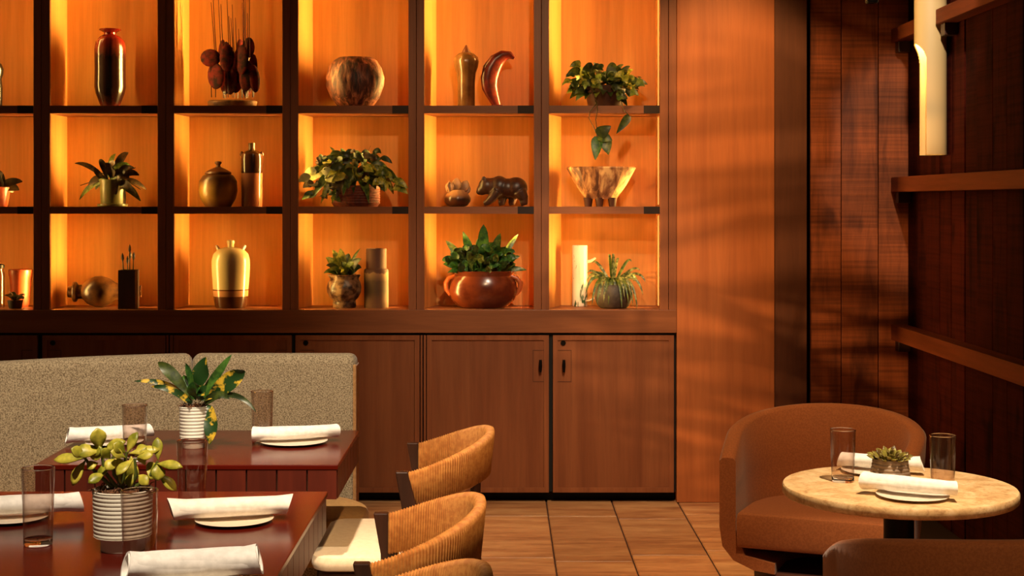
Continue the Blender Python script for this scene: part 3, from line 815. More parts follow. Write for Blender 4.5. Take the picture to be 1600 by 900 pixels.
mb = MB().sweep(rings); zmin = min(q.z for q in mb.v); mb.xform(Matrix.Translation((0,0,RZ[0]-zmin+.0005)))
mb.build('horn', plain('red_horn_glaze', C(128,41,29), .3, var=C(78,22,15), nscale=18), t, smooth=60)
mb = MB().box(SX(768),SX(786),YO-.03,YO+.03,RZ[0],RZ[0]+.012); mb.build('foot', plain('horn_foot', C(120,40,28), .4), t, bevel=.003)
c = base(714.5, 1)
t = thing('clay_basket', 'small clay basket with pinched top and twisted handle', 'pottery', c, POT)
lat([(0,0),(11,0),(16,2),(20.5,8),(20.8,13),(18,19),(13,24),(11,26),(10,25),(9,20),(0,18)], c, 40, wob=lambda a,h: 1+.02*math.sin(a*11)).build('body', banded('basket_glaze', [(0,C(34,14,9)),(.03,C(70,34,20)),(.055,C(52,26,16)),(.075,C(150,100,66)),(.10,C(190,140,96))], .3, lumps=.03, nscale=22), t, smooth=60)
for k, (x0,y0,x1,y1,wd_) in enumerate([(704,302,702,284,13),(712,300,714,278,15),(722,300,730,282,14),(726,303,733,290,11),(708,301,722,290,12)]):
    b0 = sp(x0,y0,-.02+.01*k); e_ = sp(x1,y1,-.02+.012*k)
    leaf(t, bpy.data.materials.get('pale_clay') or plain('pale_clay', C(176,128,90), .4), b0, (b0+e_)/2+Vector((0,-.01,0)), e_, wd_*U, 'oval', .5, (0,-1,.2), 8, .006, name='lip', seed=k)
hp = [sp(703,300,-.03), sp(699,290,-.035), sp(702,284,-.03), sp(706,288,-.025)]
MB().tube(hp, [.004,.005,.005,.004], 8).build('handle', bpy.data.materials['pale_clay'], t, smooth=60)

# carved bear: lumps fused into one continuous skin
def bear():
    c = base(786, 1)
    t = thing('bear_figurine', 'dark carved wooden bear walking to the left', 'figurine', c)
    mb = MB()
    for (px,py,rx,rz,ry) in [(806,294,18.5,17,17),(793,294,17,15,15),(780,292,16,17,15),(769,292,13.5,14,12),(760,291,12.5,13,11.5),(753,297,8.5,8.5,8),(749,300,5,5,5)]:
        mb.ball(sp(px,py), U, 20, 14, (rx,ry,rz))
    for pts_, rad in [([(777,300,-.028),(768,311,-.032),(761,317,-.034),(756,319,-.034)],[9,7,5,4]),([(783,300,.028),(785,311,.03),(784,318,.03),(779,319,.03)],[9,7,5.5,4]),
                      ([(812,300,-.03),(818,310,-.034),(819,317,-.036),(813,319,-.036)],[11,8,6,4.5]),([(802,302,.03),(801,311,.032),(800,318,.032),(795,319,.032)],[10,7.5,5.5,4])]:
        mb.tube([sp(*q) for q in pts_], [r*U for r in rad], 14)
    for dy in (-.022,.022): mb.ball(sp(756,280,dy), U, 10, 8, (4,2.5,4.5))
    zmin = min(q.z for q in mb.v); mb.xform(Matrix.Translation((0,0,RZ[1]-zmin)))
    o = mb.build('body', plain('dark_carved_wood', C(46,24,16), .38, var=C(69,39,26), nscale=24, bmp=.3), t)
    r_ = o.modifiers.new('fuse', 'REMESH'); r_.mode = 'VOXEL'; r_.voxel_size = .004; r_.use_smooth_shade = True
    s_ = o.modifiers.new('soften', 'SMOOTH'); s_.factor = .5; s_.iterations = 4
bear()
c = base(755, 2)
t = thing('fern_bowl', 'wide terracotta bowl with looped handles and a ruffled green fern', 'plant', c, PLG)
lat([(0,0),(34,0),(38,2),(50,13),(54.5,25),(52,40),(45,50),(48,55),(50,57),(47,58),(43,52),(0,48)], c, 56, sy=.74).build('bowl', plain('glossy_terracotta', C(126,56,27), .22, var=C(90,35,18), nscale=7), t, smooth=50)
for s_ in (-1,1):
    pts_ = [Vector((c[0]+s_*(x_)*U, c[1]-.02, c[2]+z_*U)) for x_, z_ in ((43,50),(53,46),(58,39),(57,29),(51,20))]
    MB().tube(pts_, [.010,.013,.014,.013,.009], 10).build('handle', plain('orange_terracotta', C(186,92,46), .3) if s_<0 else bpy.data.materials['orange_terracotta'], t, smooth=60)
rr = random.Random(31)
ft = [(756,350,20,0),(724,360,15,0),(696,376,13,1),(704,392,16,1),(693,412,14,0),(700,425,12,0),(716,398,20,0),(738,384,18,0),(782,364,16,1),(810,366,10,1),(772,376,18,0),(790,384,18,0),
      (812,400,12,1),(823,422,10,1),(806,412,14,1),(796,402,18,0),(776,402,20,0),(756,398,22,0),(744,406,20,0),(728,410,18,0),(716,418,16,0),(704,404,16,0),(786,414,18,0),(800,426,12,1),(748,372,18,0),(764,388,18,0),(730,392,16,1),(770,416,18,0),(738,420,18,0),(758,420,18,0)]
for k, (tx,ty,wd,y_) in enumerate(ft):
    b0 = sp(755+(tx-755)*.3, 430, rr.uniform(-.05,.02)); tp = sp(tx,ty,rr.uniform(-.11,.04))
    leaf(t, M['leaf_mid'] if y_ else M['leaf_fern'], b0, (b0+tp)/2+Vector((0,-.015,10*U)), tp, wd*U, 'strap', seed=k, hint=(rr.uniform(-.6,.6),-1,.3), wavy=.10, n=10)

cluster(t, sp, 752, 408, 52, 22, 60, (12,20), (9,14), U, ['leaf_fern','leaf_fern','leaf_dark','leaf_mid'], (-.13,.0), 73, 'strap', .15, .14)

# bay 6
c = base(946, 0)
t = thing('potted_plant', 'trailing ivy-like plant on the top shelf, stems dangling over the edge', 'plant', c, PLG)
lat([(0,0),(26,0),(27,2),(33,28),(34,33),(32,33),(29,26),(0,24)], c, 32).build('pot', plain('dark_clay_pot', C(70,36,22), .5), t, smooth=40)
rr = random.Random(17)
iv = [(884,148,16,1),(886,132,14,1),(894,120,16,1),(900,106,14,1),(914,104,14,1),(926,100,16,0),(940,112,20,0),(958,98,18,0),(972,104,18,0),(984,104,14,0),(1010,134,16,0),(1000,124,14,0),(990,108,13,1),
      (976,124,16,1),(986,136,14,1),(996,142,14,1),(974,160,16,1),(966,150,16,0),(952,154,18,0),(938,152,18,0),(928,156,16,1),(912,158,16,0),(898,160,16,0),(888,158,14,1),(904,140,20,0),(920,134,20,0),
      (934,134,22,0),(950,134,22,0),(964,132,18,0),(944,118,18,0),(916,118,18,1),(978,168,14,1),(956,142,16,0),(908,128,16,1),(926,144,18,0),(898,150,16,0),(986,148,12,1),(960,116,16,1),(970,140,14,1)]
for k, (tx,ty,wd,y_) in enumerate(iv):
    b0 = sp(946+(tx-946)*.6, 138+(ty-138)*.35, rr.uniform(-.06,.03)); tp = sp(tx,ty,rr.uniform(-.20,-.06) if ty>130 else rr.uniform(-.12,.03))
    leaf(t, M[['leaf_dark','leaf_mid','leaf_yel'][y_ + (1 if y_ and k%3==0 else 0)]], b0, (b0+tp)/2+Vector((0,-.02,9*U)), tp, wd*U, 'heart', seed=k, hint=(rr.uniform(-.7,.7),-1,.5))
cluster(t, sp, 940, 132, 50, 26, 34, (12,20), (11,16), U, ['leaf_dark','leaf_dark','leaf_mid'], (-.16,-.02), 74, 'heart', .4)
cluster(t, sp, 906, 128, 18, 22, 12, (12,18), (11,15), U, ['leaf_yel','leaf_mid'], (-.19,-.13), 84, 'heart', .4)
cluster(t, sp, 976, 136, 16, 18, 7, (12,18), (11,15), U, ['leaf_yel','leaf_mid'], (-.19,-.13), 85, 'heart', .5)
d0 = -.19
for k, st in enumerate([[(928,160),(928,166),(918,178),(917,188),(926,206),(930,216)],[(930,160),(930,176),(927,190),(929,204),(929,218)],[(966,162),(970,176),(978,184),(980,190)]]):
    pts_ = [sp(a,b, d0 if b>160 else -.10) for a,b in st]
    MB().tube(pts_, .0024, 6).build('stem', M['stem'], t, smooth=60)
for k, (x0,y0,x1,y1,wd,mt) in enumerate([(978,184,958,212,13,'leaf_dark'),(930,214,950,200,20,'leaf_dark'),(930,216,926,252,18,'leaf_fern'),(940,216,946,244,20,'leaf_mid'),(932,214,952,222,18,'leaf_mid')]):
    b0 = sp(x0,y0,d0); tp = sp(x1,y1,d0-.02)
    leaf(t, M[mt], b0, (b0+tp)/2+Vector((0,-.015,0)), tp, wd*U, 'heart', seed=k+50, hint=(rr.uniform(-.3,.3),-1,.2))
c = base(938, 1)
t = thing('footed_bowl', 'pale streaked wooden bowl with angled sides on stubby feet', 'bowl', c)
def streak(name):
    m, nt, bs = newmat(name)
    f = ntex(nt, coords(nt, (1,1,.12)), 26, 4, .6, .4)
    nt.links.new(ramp(nt, f, [(.38, C(84,48,34)), (.5, C(170,116,78)), (.62, C(228,184,128))]), bs.inputs['Base Color'])
    bs.inputs['Roughness'].default_value = .45
    return m
lat([(0,12),(24,12),(26,14),(40,34),(54,60),(52,62),(50,60),(36,34),(20,18),(0,18)], c, 14, sy=.62, wob=lambda a,h: 1+.03*math.sin(a*5+1)).build('body', streak('streaked_burl'), t, smooth=20)
for k, (dx,dy) in enumerate([(-20,-8),(18,-9),(-2,-10),(20,8),(-18,8)]):
    mb = MB().lathe([(5*U,0),(5.5*U,3*U),(7*U,14*U)], (c[0]+dx*U, c[1]+dy*U, c[2]), 10); mb.build('foot', plain('dark_foot', C(70,34,22), .5) if k==0 else bpy.data.materials['dark_foot'], t, smooth=50)
c = (SX(907.5), YO+.095, RZ[2])
t = thing('tall_mug', 'tall white cylinder vase with painted green leaves and twig handle', 'vase', c)
m, nt, bs = newmat('white_painted_ceramic')
f = ntex(nt, coords(nt, (1.6,1.6,.5)), 22, 3, .5, 1.2)
tc = nd(nt,'ShaderNodeTexCoord'); sx_ = nd(nt,'ShaderNodeSeparateXYZ'); nt.links.new(tc.outputs['Object'], sx_.inputs[0])
mr = nd(nt,'ShaderNodeMapRange'); mr.inputs['From Min'].default_value=.02; mr.inputs['From Max'].default_value=.16; mr.inputs['To Min'].default_value=.02; mr.inputs['To Max'].default_value=-.14
nt.links.new(sx_.outputs[2], mr.inputs[0]); ad = nd(nt,'ShaderNodeMath',operation='ADD'); nt.links.new(f, ad.inputs[0]); nt.links.new(mr.outputs[0], ad.inputs[1])
nt.links.new(ramp(nt, ad.outputs[0], [(.0, C(238,226,206)),(.52, C(238,226,206)),(.57, C(64,92,58))]), bs.inputs['Base Color']); bs.inputs['Roughness'].default_value=.3
lat([(0,0),(11,0),(12,1),(12.2,95),(11.5,96.5),(10.5,95),(10.3,6),(0,5)], c, 36).build('body', m, t, smooth=40)
MB().tube([sp(916,410,.085),sp(924,409,.08),sp(932,404,.075)], [.009,.008,.005], 10).build('handle', plain('white_ceramic_handle', C(236,222,200), .35), t, smooth=60)
MB().tube([sp(914,472,.08),sp(922,471,.07),sp(930,467,.065)], [.006,.005,.003], 8).build('twig', bpy.data.materials['white_ceramic_handle'], t, smooth=60)
c = (SX(958), YO-.02, RZ[2])
t = thing('potted_plant', 'spider plant with striped arching leaves in a grey bowl', 'plant', c, PLG)
lat([(0,0),(20,0),(24,3),(29,14),(30,24),(27,34),(24,37),(22,35),(0,32)], c, 36).build('pot', plain('grey_stone_pot', C(92,78,66), .6, var=C(70,58,50), nscale=30), t, smooth=40)
rr = random.Random(9)
sp_t = [(916,440,1),(922,474,0),(930,474,0),(940,470,1),(948,474,0),(916,426,1),(926,412,0),(950,400,0),(957,398,1),(966,406,0),(985,408,0),(998,422,1),(1006,440,1),(1002,460,1),(992,480,1),(986,476,0),(978,470,0),(968,478,0),(960,476,1),(953,470,0),
        (914,458,0),(934,462,1),(972,462,1),(1000,448,0),(920,448,0),(944,456,0),(964,460,0),(982,462,1),(990,440,0),(930,430,0)]
for k, (tx,ty,st) in enumerate(sp_t):
    b0 = sp(957+(tx-957)*.12, 444, -.02+rr.uniform(-.02,.02)); dy = rr.uniform(-.15,-.08) if ty > 450 and abs(tx-957)<36 else rr.uniform(-.10,.06)
    tp = sp(tx,ty,dy)
    hgt = 50 if ty > 430 else 22
    md = b0*.22+tp*.78; md = Vector((md.x, md.y, CAMH-(min(ty,444)-hgt*.55-VY)*U))
    leaf(t, M['stripe'] if st or k%3==0 else M['leaf_mid'], b0, md, tp, 5.0*U, 'strap', seed=k, fold=.4, n=12, hint=(rr.uniform(-.3,.3),-1,.6))
# ------------------------------------------------------------------ banquette
def fabric(name, c1, c2, scale, rough=0.9, bmp=0.5, lo=.42, hi=.58, vor=False):
    m, nt, bs = newmat(name)
    f = ntex(nt, coords(nt), scale, 3, .7)
    nt.links.new(ramp(nt, f, [(lo, c1), (hi, c2)]), bs.inputs['Base Color'])
    bs.inputs['Roughness'].default_value = rough; bs.inputs['Specular IOR Level'].default_value = .2
    bs.inputs['Sheen Weight'].default_value = .15
    bump(nt, bs, f, bmp, .003)
    return m
M['boucle'] = fabric('speckled_boucle', C(104,88,66), C(184,166,134), 230, lo=.38, hi=.60)
M['boucle_edge'] = fabric('tan_edge_fabric', C(168,122,74), C(184,138,88), 90)
M['seatfab'] = fabric('tan_seat_fabric', C(186,140,80), C(198,152,90), 90, bmp=.15)
def rounded_back(path, z0, z1, th, rr_=0.03):
    """upright cushion swept along a plan path, rounded along its top and at its ends"""
    rings = []
    n = len(path)
    for k, p in enumerate(path):
        p = Vector((p[0],p[1],0)); a = Vector((*path[max(k-1,0)],0)); b = Vector((*path[min(k+1,n-1)],0))
        d = (b-a).normalized(); nm = Vector((d.y,-d.x,0))       # towards the camera
        dist = min((Vector((*path[0],0))-p).length, (Vector((*path[-1],0))-p).length)
        drop = 0 if dist >= rr_ else rr_ - math.sqrt(max(0, rr_**2-(rr_-dist)**2))
        sh = 1 if dist > .012 else .65+.35*dist/.012
        ring = []
        for (o, z) in [(th/2,z0),(th/2,z1-.035),(th/2-.006,z1-.016),(th/2-.02,z1-.004),(0,z1),(-th/2+.02,z1-.004),(-th/2+.006,z1-.016),(-th/2,z1-.035),(-th/2,z0)]:
            zz = z - drop*(1 if z > z1-.2 else 0)
            ring.append(p + nm*(o*sh) + Vector((0,0,zz)))
        rings.append(ring)
    return MB().sweep(rings)
YBQ = 5.25
bq = thing('banquette', 'curved banquette in speckled beige fabric behind the dining tables', 'banquette', (-1.4, YBQ, 0))
xr_ = X(556, YBQ); xj = X(297, YBQ)
def seq(a, b, n, ends=(.0,.003,.008,.014,.022,.03)):
    L = abs(b-a); s = [e for e in ends] + [ .03+(L-.06)*k/n for k in range(1,n)] + [L-e for e in reversed(ends)]
    return [a + (b-a)*q/L for q in s]
right_path = [(q, YBQ+.05) for q in seq(xj+.002, xr_, 14)]
rounded_back(right_path, .12, .955, .11).build('back_cushion', M['boucle'], bq, smooth=45)
lp = []
for q in seq(-2.45, xj-.002, 24):
    s_ = (xj-q)
    lp.append((q, YBQ+.05 - .20*s_ - .40*s_*s_))
rounded_back(lp, .12, .955, .11).build('back_cushion', M['boucle'], bq, smooth=45)
MB().box(xr_-.014, xr_+.0015, YBQ-.001, YBQ+.101, .12, .918).build('end_piping', M['boucle_edge'], bq, bevel=.005)
def rrect(x0,x1,y0,y1,r,n=10):
    """plan outline with four corner radii (x1y0, x1y1, x0y1, x0y0), counter-clockwise"""
    out = []
    for (cx,cy,rr_,a0) in ((x1,y0,r[0],-90),(x1,y1,r[1],0),(x0,y1,r[2],90),(x0,y0,r[3],180)):
        sx_ = -1 if cx == x1 else 1; sy_ = 1 if cy == y0 else -1
        for k in range(n+1):
            a = math.radians(a0+90*k/n)
            out.append((cx+sx_*rr_+rr_*math.cos(a), cy+sy_*rr_+rr_*math.sin(a)))
    return out
def pad(outline, z0, z1, e=.02):
    """cushion with softened top and bottom edges"""
    cx = sum(p[0] for p in outline)/len(outline); cy = sum(p[1] for p in outline)/len(outline)
    def inset(d):
        o = []
        for i, p in enumerate(outline):
            a = Vector(outline[i-1]); b = Vector(outline[(i+1)%len(outline)]); t_ = (b-a).normalized() if (b-a).length > 1e-6 else Vector((1,0))
            o.append((p[0]-t_.y*d, p[1]+t_.x*d))
        return o
    rings = [[Vector((x_,y_,z_)) for x_,y_ in inset(d)] for d, z_ in ((e,z0),(e*.3,z0+e*.3),(0,z0+e),(0,z1-e),(e*.3,z1-e*.3),(e,z1))]
    return MB().sweep(rings)
pad(rrect(-2.3, X(576,5.0), 4.80, YBQ-.012, (.06,.24,.05,.05)), .30, .462, .025).build('seat_cushion', M['seatfab'], bq, smooth=40)
MB().prism(rrect(-2.3, -.52, 4.84, YBQ-.02, (.05,.2,.05,.05)), .08, .30).build('seat_base', M['boucle'], bq, smooth=40)
MB().prism(rrect(-2.3, -.56, 4.88, YBQ+.08, (.05,.05,.05,.05)), .0, .12).build('plinth', M['black'], bq)

# ------------------------------------------------------------------ dining tables with slatted aprons
def dining_table(x0, x1, y0, y1, label):
    t = thing('dining_table', label, 'table', ((x0+x1)/2, (y0+y1)/2, 0), 'mahogany dining tables')
    MB().box(x0, x1, y0, y1, .736, .75).build('tabletop', M['tabletop'], t, bevel=.002)
    za, zb = .652, .7358
    core = MB().box(x0+.014, x1-.014, y0+.014, y1-.014, za+.004, zb).build('apron', M['darkwood'], t)
    def run(a, b, fn):
        n = max(1, round((b-a)/.084)); s_ = (b-a)/n
        for k in range(n): fn(a+k*s_+.0025, a+(k+1)*s_-.0025)
    run(x0+.002, x1-.002, lambda a,b: MB().box(a,b,y0+.002,y0+.0138,za,zb).build('slat', M['slat'], core))
    run(x0+.002, x1-.002, lambda a,b: MB().box(a,b,y1-.0138,y1-.002,za,zb).build('slat', M['slat'], core))
    run(y0+.016, y1-.016, lambda a,b: MB().box(x1-.0138,x1-.002,a,b,za,zb).build('slat', M['slat'], core))
    run(y0+.016, y1-.016, lambda a,b: MB().box(x0+.002,x0+.0138,a,b,za,zb).build('slat', M['slat'], core))
    cx, cy = (x0+x1)/2, (y0+y1)/2
    MB().lathe([(.05,.03),(.045,.06),(.04,.3),(.045,.62),(.12,.656)], (cx,cy,0), 20).build('column', M['metal'], t, smooth=50)
    MB().lathe([(.26,0),(.265,.006),(.26,.02),(.06,.034)], (cx,cy,0), 40).build('base', M['metal'], t, smooth=40)
    return t
T2Y0, T2Y1 = 4.19, 4.83
dining_table(-1.335, -.468, T2Y0, T2Y1, 'mahogany dining table nearer the banquette, with the fern pot')
dining_table(-1.345, -.452, 2.76, 3.81, 'mahogany dining table in the front, with the succulent pot')

# ------------------------------------------------------------------ woven barrel chairs
M['cord'] = plain('tan_paper_cord', C(198,136,66), .7, var=C(176,112,50), nscale=60)
M['cream'] = fabric('cream_leather', C(228,206,172), C(236,216,184), 60, .5, .05)
def woven_chair():
    t = thing('woven_chair', 'x', 'chair', (0,0,0), 'woven barrel dining chairs')
    # plan curve of the band, chair facing -X, back outer edge at x = 0
    hw, dp = .255, .235
    def plan(s):            # s 0..1 from the near arm (-y) around the back to the far arm (+y)
        th_ = -math.pi/2 + math.pi*s
        cx = math.cos(th_); sy_ = math.sin(th_)
        return Vector((-dp + dp*abs(cx)**.8, hw*(1 if sy_>0 else -1)*abs(sy_)**.86, 0))
    def ztop(s): return .722 + .085*math.sin(math.pi*s)**.9
    def hgt(s): return .105 + .035*math.sin(math.pi*s)
    # even arc-length sampling
    N = 400; P_ = [plan(k/N) for k in range(N+1)]; L = [0]
    for a, b in zip(P_[:-1], P_[1:]): L.append(L[-1]+(b-a).length)
    cords = 112; samples = []
    j = 0
    for k in range(cords*2+1):
        tg = L[-1]*k/(cords*2)
        while j < N-1 and L[j+1] < tg: j += 1
        f_ = (tg-L[j])/max(1e-9, L[j+1]-L[j]); samples.append((j+f_)/N)
    rings = []
    for k, s in enumerate(samples):
        p = plan(s); a = plan(max(0,s-.004)); b = plan(min(1,s+.004)); d = (b-a).normalized(); out = Vector((d.y,-d.x,0))
        g = .0 if k % 2 else -.0034
        th2 = .014 + g; zt = ztop(s); zb = zt-hgt(s)
        prof = [(th2, zt-.012),(th2*.75, zt-.003+g),(0, zt+g),(-th2*.75, zt-.003+g),(-th2, zt-.012),(-th2, zb+.01),(0, zb-g),(th2, zb+.01)]
        lean = lambda z: (z-zt)*.10
        rings.append([p + out*(o+lean(z)) + Vector((0,0,z)) for o, z in prof])
    MB().sweep(rings).build('woven_back', M['cord'], t, smooth=70)
    for sg in (-1, 1):
        # exposed wooden arm end running down into the front leg
        y0, y1 = sg*hw-.013, sg*hw+.013
        mb = MB()
        prof = [(-.272,.722),(-.272+.018,.62),(-.250,.30),(-.244,0),(-.216,0),(-.212,.30),(-.205,.60),(-dp-.001,.722)]
        vs = [(x_,y0,z_) for x_,z_ in prof]+[(x_,y1,z_) for x_,z_ in prof]
        n = len(prof)
        mb.add(vs, [tuple(range(n)), tuple(range(2*n-1,n-1,-1))]+[(i,i+n,(i+1)%n+n,(i+1)%n) for i in range(n)])
        mb.build('leg', M['darkwood'], t, bevel=.003)
        mb = MB().tube([(-.045,sg*.15,.69),(-.05,sg*.15,.44),(-.02,sg*.16,0)], [.014,.016,.011], 10)
        mb.build('leg', M['darkwood'], t, smooth=50)
    pad(rrect(-.52, -.05, -.265, .265, (.08,.08,.06,.06)), .43, .478, .018).build('seat', M['cream'], t, smooth=40)
    MB().prism(rrect(-.505, -.06, -.25, .25, (.07,.07,.05,.05)), .385, .43).build('seat_frame', M['darkwood'], t, smooth=40)
    return t
ch = woven_chair()
spots = [(-.036, 4.50, 'woven barrel chair furthest from the camera, beside the back dining table'),
         (-.050, 3.43, 'woven barrel chair in the middle, beside the front dining table'),
         (-.030, 2.76, 'woven barrel chair nearest, only its rim showing at the bottom edge')]
for k, (x_, y_, lb) in enumerate(spots):
    o = ch if k == 0 else copy_tree(ch)
    o.location = (x_, y_, 0); o['label'] = lb

# ------------------------------------------------------------------ lounge armchairs
M['lounge'] = fabric('brown_lounge_fabric', C(140,80,42), C(154,90,48), 160, .75, .06)
def armchair():
    t = thing('lounge_chair', 'x', 'armchair', (0,0,0), 'brown lounge chairs at the round table')
    R, Ls, th = .292, .17, .056
    # plan path of the shell mid-line: straight arm, half circle round the back (+Y), straight arm; chair faces -Y
    path = []
    for k in range(6): path.append((Vector((-R,-Ls+Ls*k/6,0)), Vector((-1,0,0))))
    for k in range(33):
        a = math.pi - math.pi*k/32
        path.append((Vector((R*math.cos(a),R*math.sin(a),0)), Vector((math.cos(a),math.sin(a),0))))
    for k in range(1,7): path.append((Vector((R,-Ls*k/6,0)), Vector((1,0,0))))
    n = len(path); rings = []
    for k, (p, o) in enumerate(path):
        s = k/(n-1); zt = .635 + .135*math.sin(math.pi*s)**.8
        flare = .035*math.sin(math.pi*s)
        prof = [(-.16,.255),(-.09,.262),(-.02,.29),(.018,.335),(th/2,.40),(th/2+flare*.6,(.4+zt)/2),(th/2+flare,zt-.012),(th/2+flare-.010,zt-.002),(flare,zt),(-th/2+flare+.010,zt-.002),(-th/2+flare,zt-.012),(-th/2+flare*.6,(.4+zt)/2),(-th/2,.38),(-.06,.31),(-.16,.29)]
        rings.append([p + o*q + Vector((0,0,z)) for q, z in prof])
    MB().sweep(rings).build('shell', M['lounge'], t, smooth=50)
    # seat cushion with flat front
    Ri = R-th/2-.006
    out = [(-Ri,-Ls-.015),(Ri,-Ls-.015)] + [(Ri*math.cos(math.pi*k/28), Ri*math.sin(math.pi*k/28)) for k in range(29)]
    pad(out, .335, .455, .02).build('seat_cushion', M['lounge'], t, smooth=40)
    MB().lathe([(.23,.045),(.24,.05),(.24,.23),(.22,.257)], (0,.03,0), 44).build('base', plain('dark_base_fabric', C(74,36,24), .7), t, smooth=40)
    MB().lathe([(.17,0),(.18,.004),(.18,.046)], (0,.03,0), 40).build('swivel_plinth', M['black'], t, smooth=40)
    return t
ac = armchair()
ac.location = (1.095, 5.02, 0); ac.rotation_euler.z = math.radians(-22)
ac['label'] = 'brown lounge chair behind the round stone table, its seat facing the camera'
a2 = copy_tree(ac); a2.location = (1.125, 3.50, 0); a2.rotation_euler.z = math.radians(184)
a2['label'] = 'brown lounge chair in the bottom right corner, seen from behind'

# ------------------------------------------------------------------ round stone table
RT = Vector((X(1404.5,3.94), 3.94, 0)); RR = .307
m, nt, bs = newmat('travertine_top')
v = coords(nt); f = ntex(nt, v, 16, 7, .7, .6); f2 = ntex(nt, v, 70, 4, .7)
col = ramp(nt, f, [(.3, C(176,132,84)), (.48, C(214,176,124)), (.66, C(232,202,154))])
col = mixc(nt, col, ramp(nt, f2, [(.34, (.6,.5,.42,1)), (.5, (1,1,1,1))]), .65, 'MULTIPLY')
nt.links.new(col, bs.inputs['Base Color']); bs.inputs['Roughness'].default_value = .4; bump(nt, bs, f2, .2)
M['trav'] = m
rt = thing('round_table', 'round travertine pedestal table between the lounge chairs', 'table', RT)
MB().lathe([(RR-.012,.7105),(RR-.004,.712),(RR,.716),(RR,.735),(RR-.003,.7395),(RR-.008,.74)], RT, 96).build('tabletop', M['trav'], rt, smooth=50)
MB().lathe([(.045,.03),(.04,.08),(.04,.66),(.17,.70),(.17,.7104)], RT, 32).build('column', M['metal'], rt, smooth=40)
MB().lathe([(.20,0),(.205,.006),(.2,.016),(.05,.032)], RT, 48).build('base', M['metal'], rt, smooth=40)

# ------------------------------------------------------------------ table ware
def tumbler(px, Y, z0, r, h, label, grp):
    c = ((px-VX)*Y/F, Y, z0)
    t = thing('tumbler', label, 'glass', c, grp)
    MB().lathe([(r*.88,.0135),(r,h-.001),(r-.0006,h),(r-.0022,h-.001),(r*.86,.0135)], c, 44, ring=True).build('glass_wall', M['glass'], t, smooth=35)
    MB().lathe([(.0005,0),(r*.82,0),(r*.865,.002),(r*.878,.012),(r*.86,.0133),(r*.5,.010),(.0005,.0095)], c, 44).build('glass_base', M['glassbase'], t, smooth=35)
    MB().lathe([(r*1.0015,h-.0016),(r*1.001,h-.0002),(r-.0008,h+.0004),(r-.002,h-.0002),(r-.0022,h-.0016)], c, 44, ring=True).build('rim', M['glassbase'], t, smooth=60)
    return t
TG = 'clear tumblers on the tables'
ZT = .7502
tumbler(59.5, 3.22, ZT, .0355, .168, 'clear tumbler at the far left of the front dining table', TG)
tumbler(300, 3.60, ZT, .0375, .165, 'clear tumbler just behind the rolled napkin of the front dining table', TG)
tumbler(218, 2.985, ZT, .0375, .165, 'clear tumbler standing before the succulent pot, front dining table', TG)
tumbler(210.5, 4.27, ZT, .0365, .160, 'clear tumbler left of the fern pot on the back dining table', TG)
tumbler(409.5, 4.62, ZT, .0355, .155, 'clear tumbler right of the fern pot on the back dining table', TG)
tumbler(1317, 4.0, .7402, .0345, .141, 'clear tumbler on the left side of the round table', TG)
tumbler(1473, 3.90, .7402, .0345, .141, 'clear tumbler on the right side of the round table', TG)
def plate(px, py, z0, r, label, Yset=None):
    Y = Yset or (CAMH-z0)*F/(py-VY)
    c = ((px-VX)*Y/F, Y, z0)
    o = MB().lathe([(.0005,0),(r*.55,0),(r*.6,.0015),(r*.97,.007),(r,.0085),(r*.985,.0095),(r*.9,.0075),(r*.58,.0045),(.0005,.004)], (0,0,0), 48).build('plate', M['plate'], smooth=35)
    o.location = c
    tag(o, label, 'plate', 'cream side plates')
    return Vector(c)
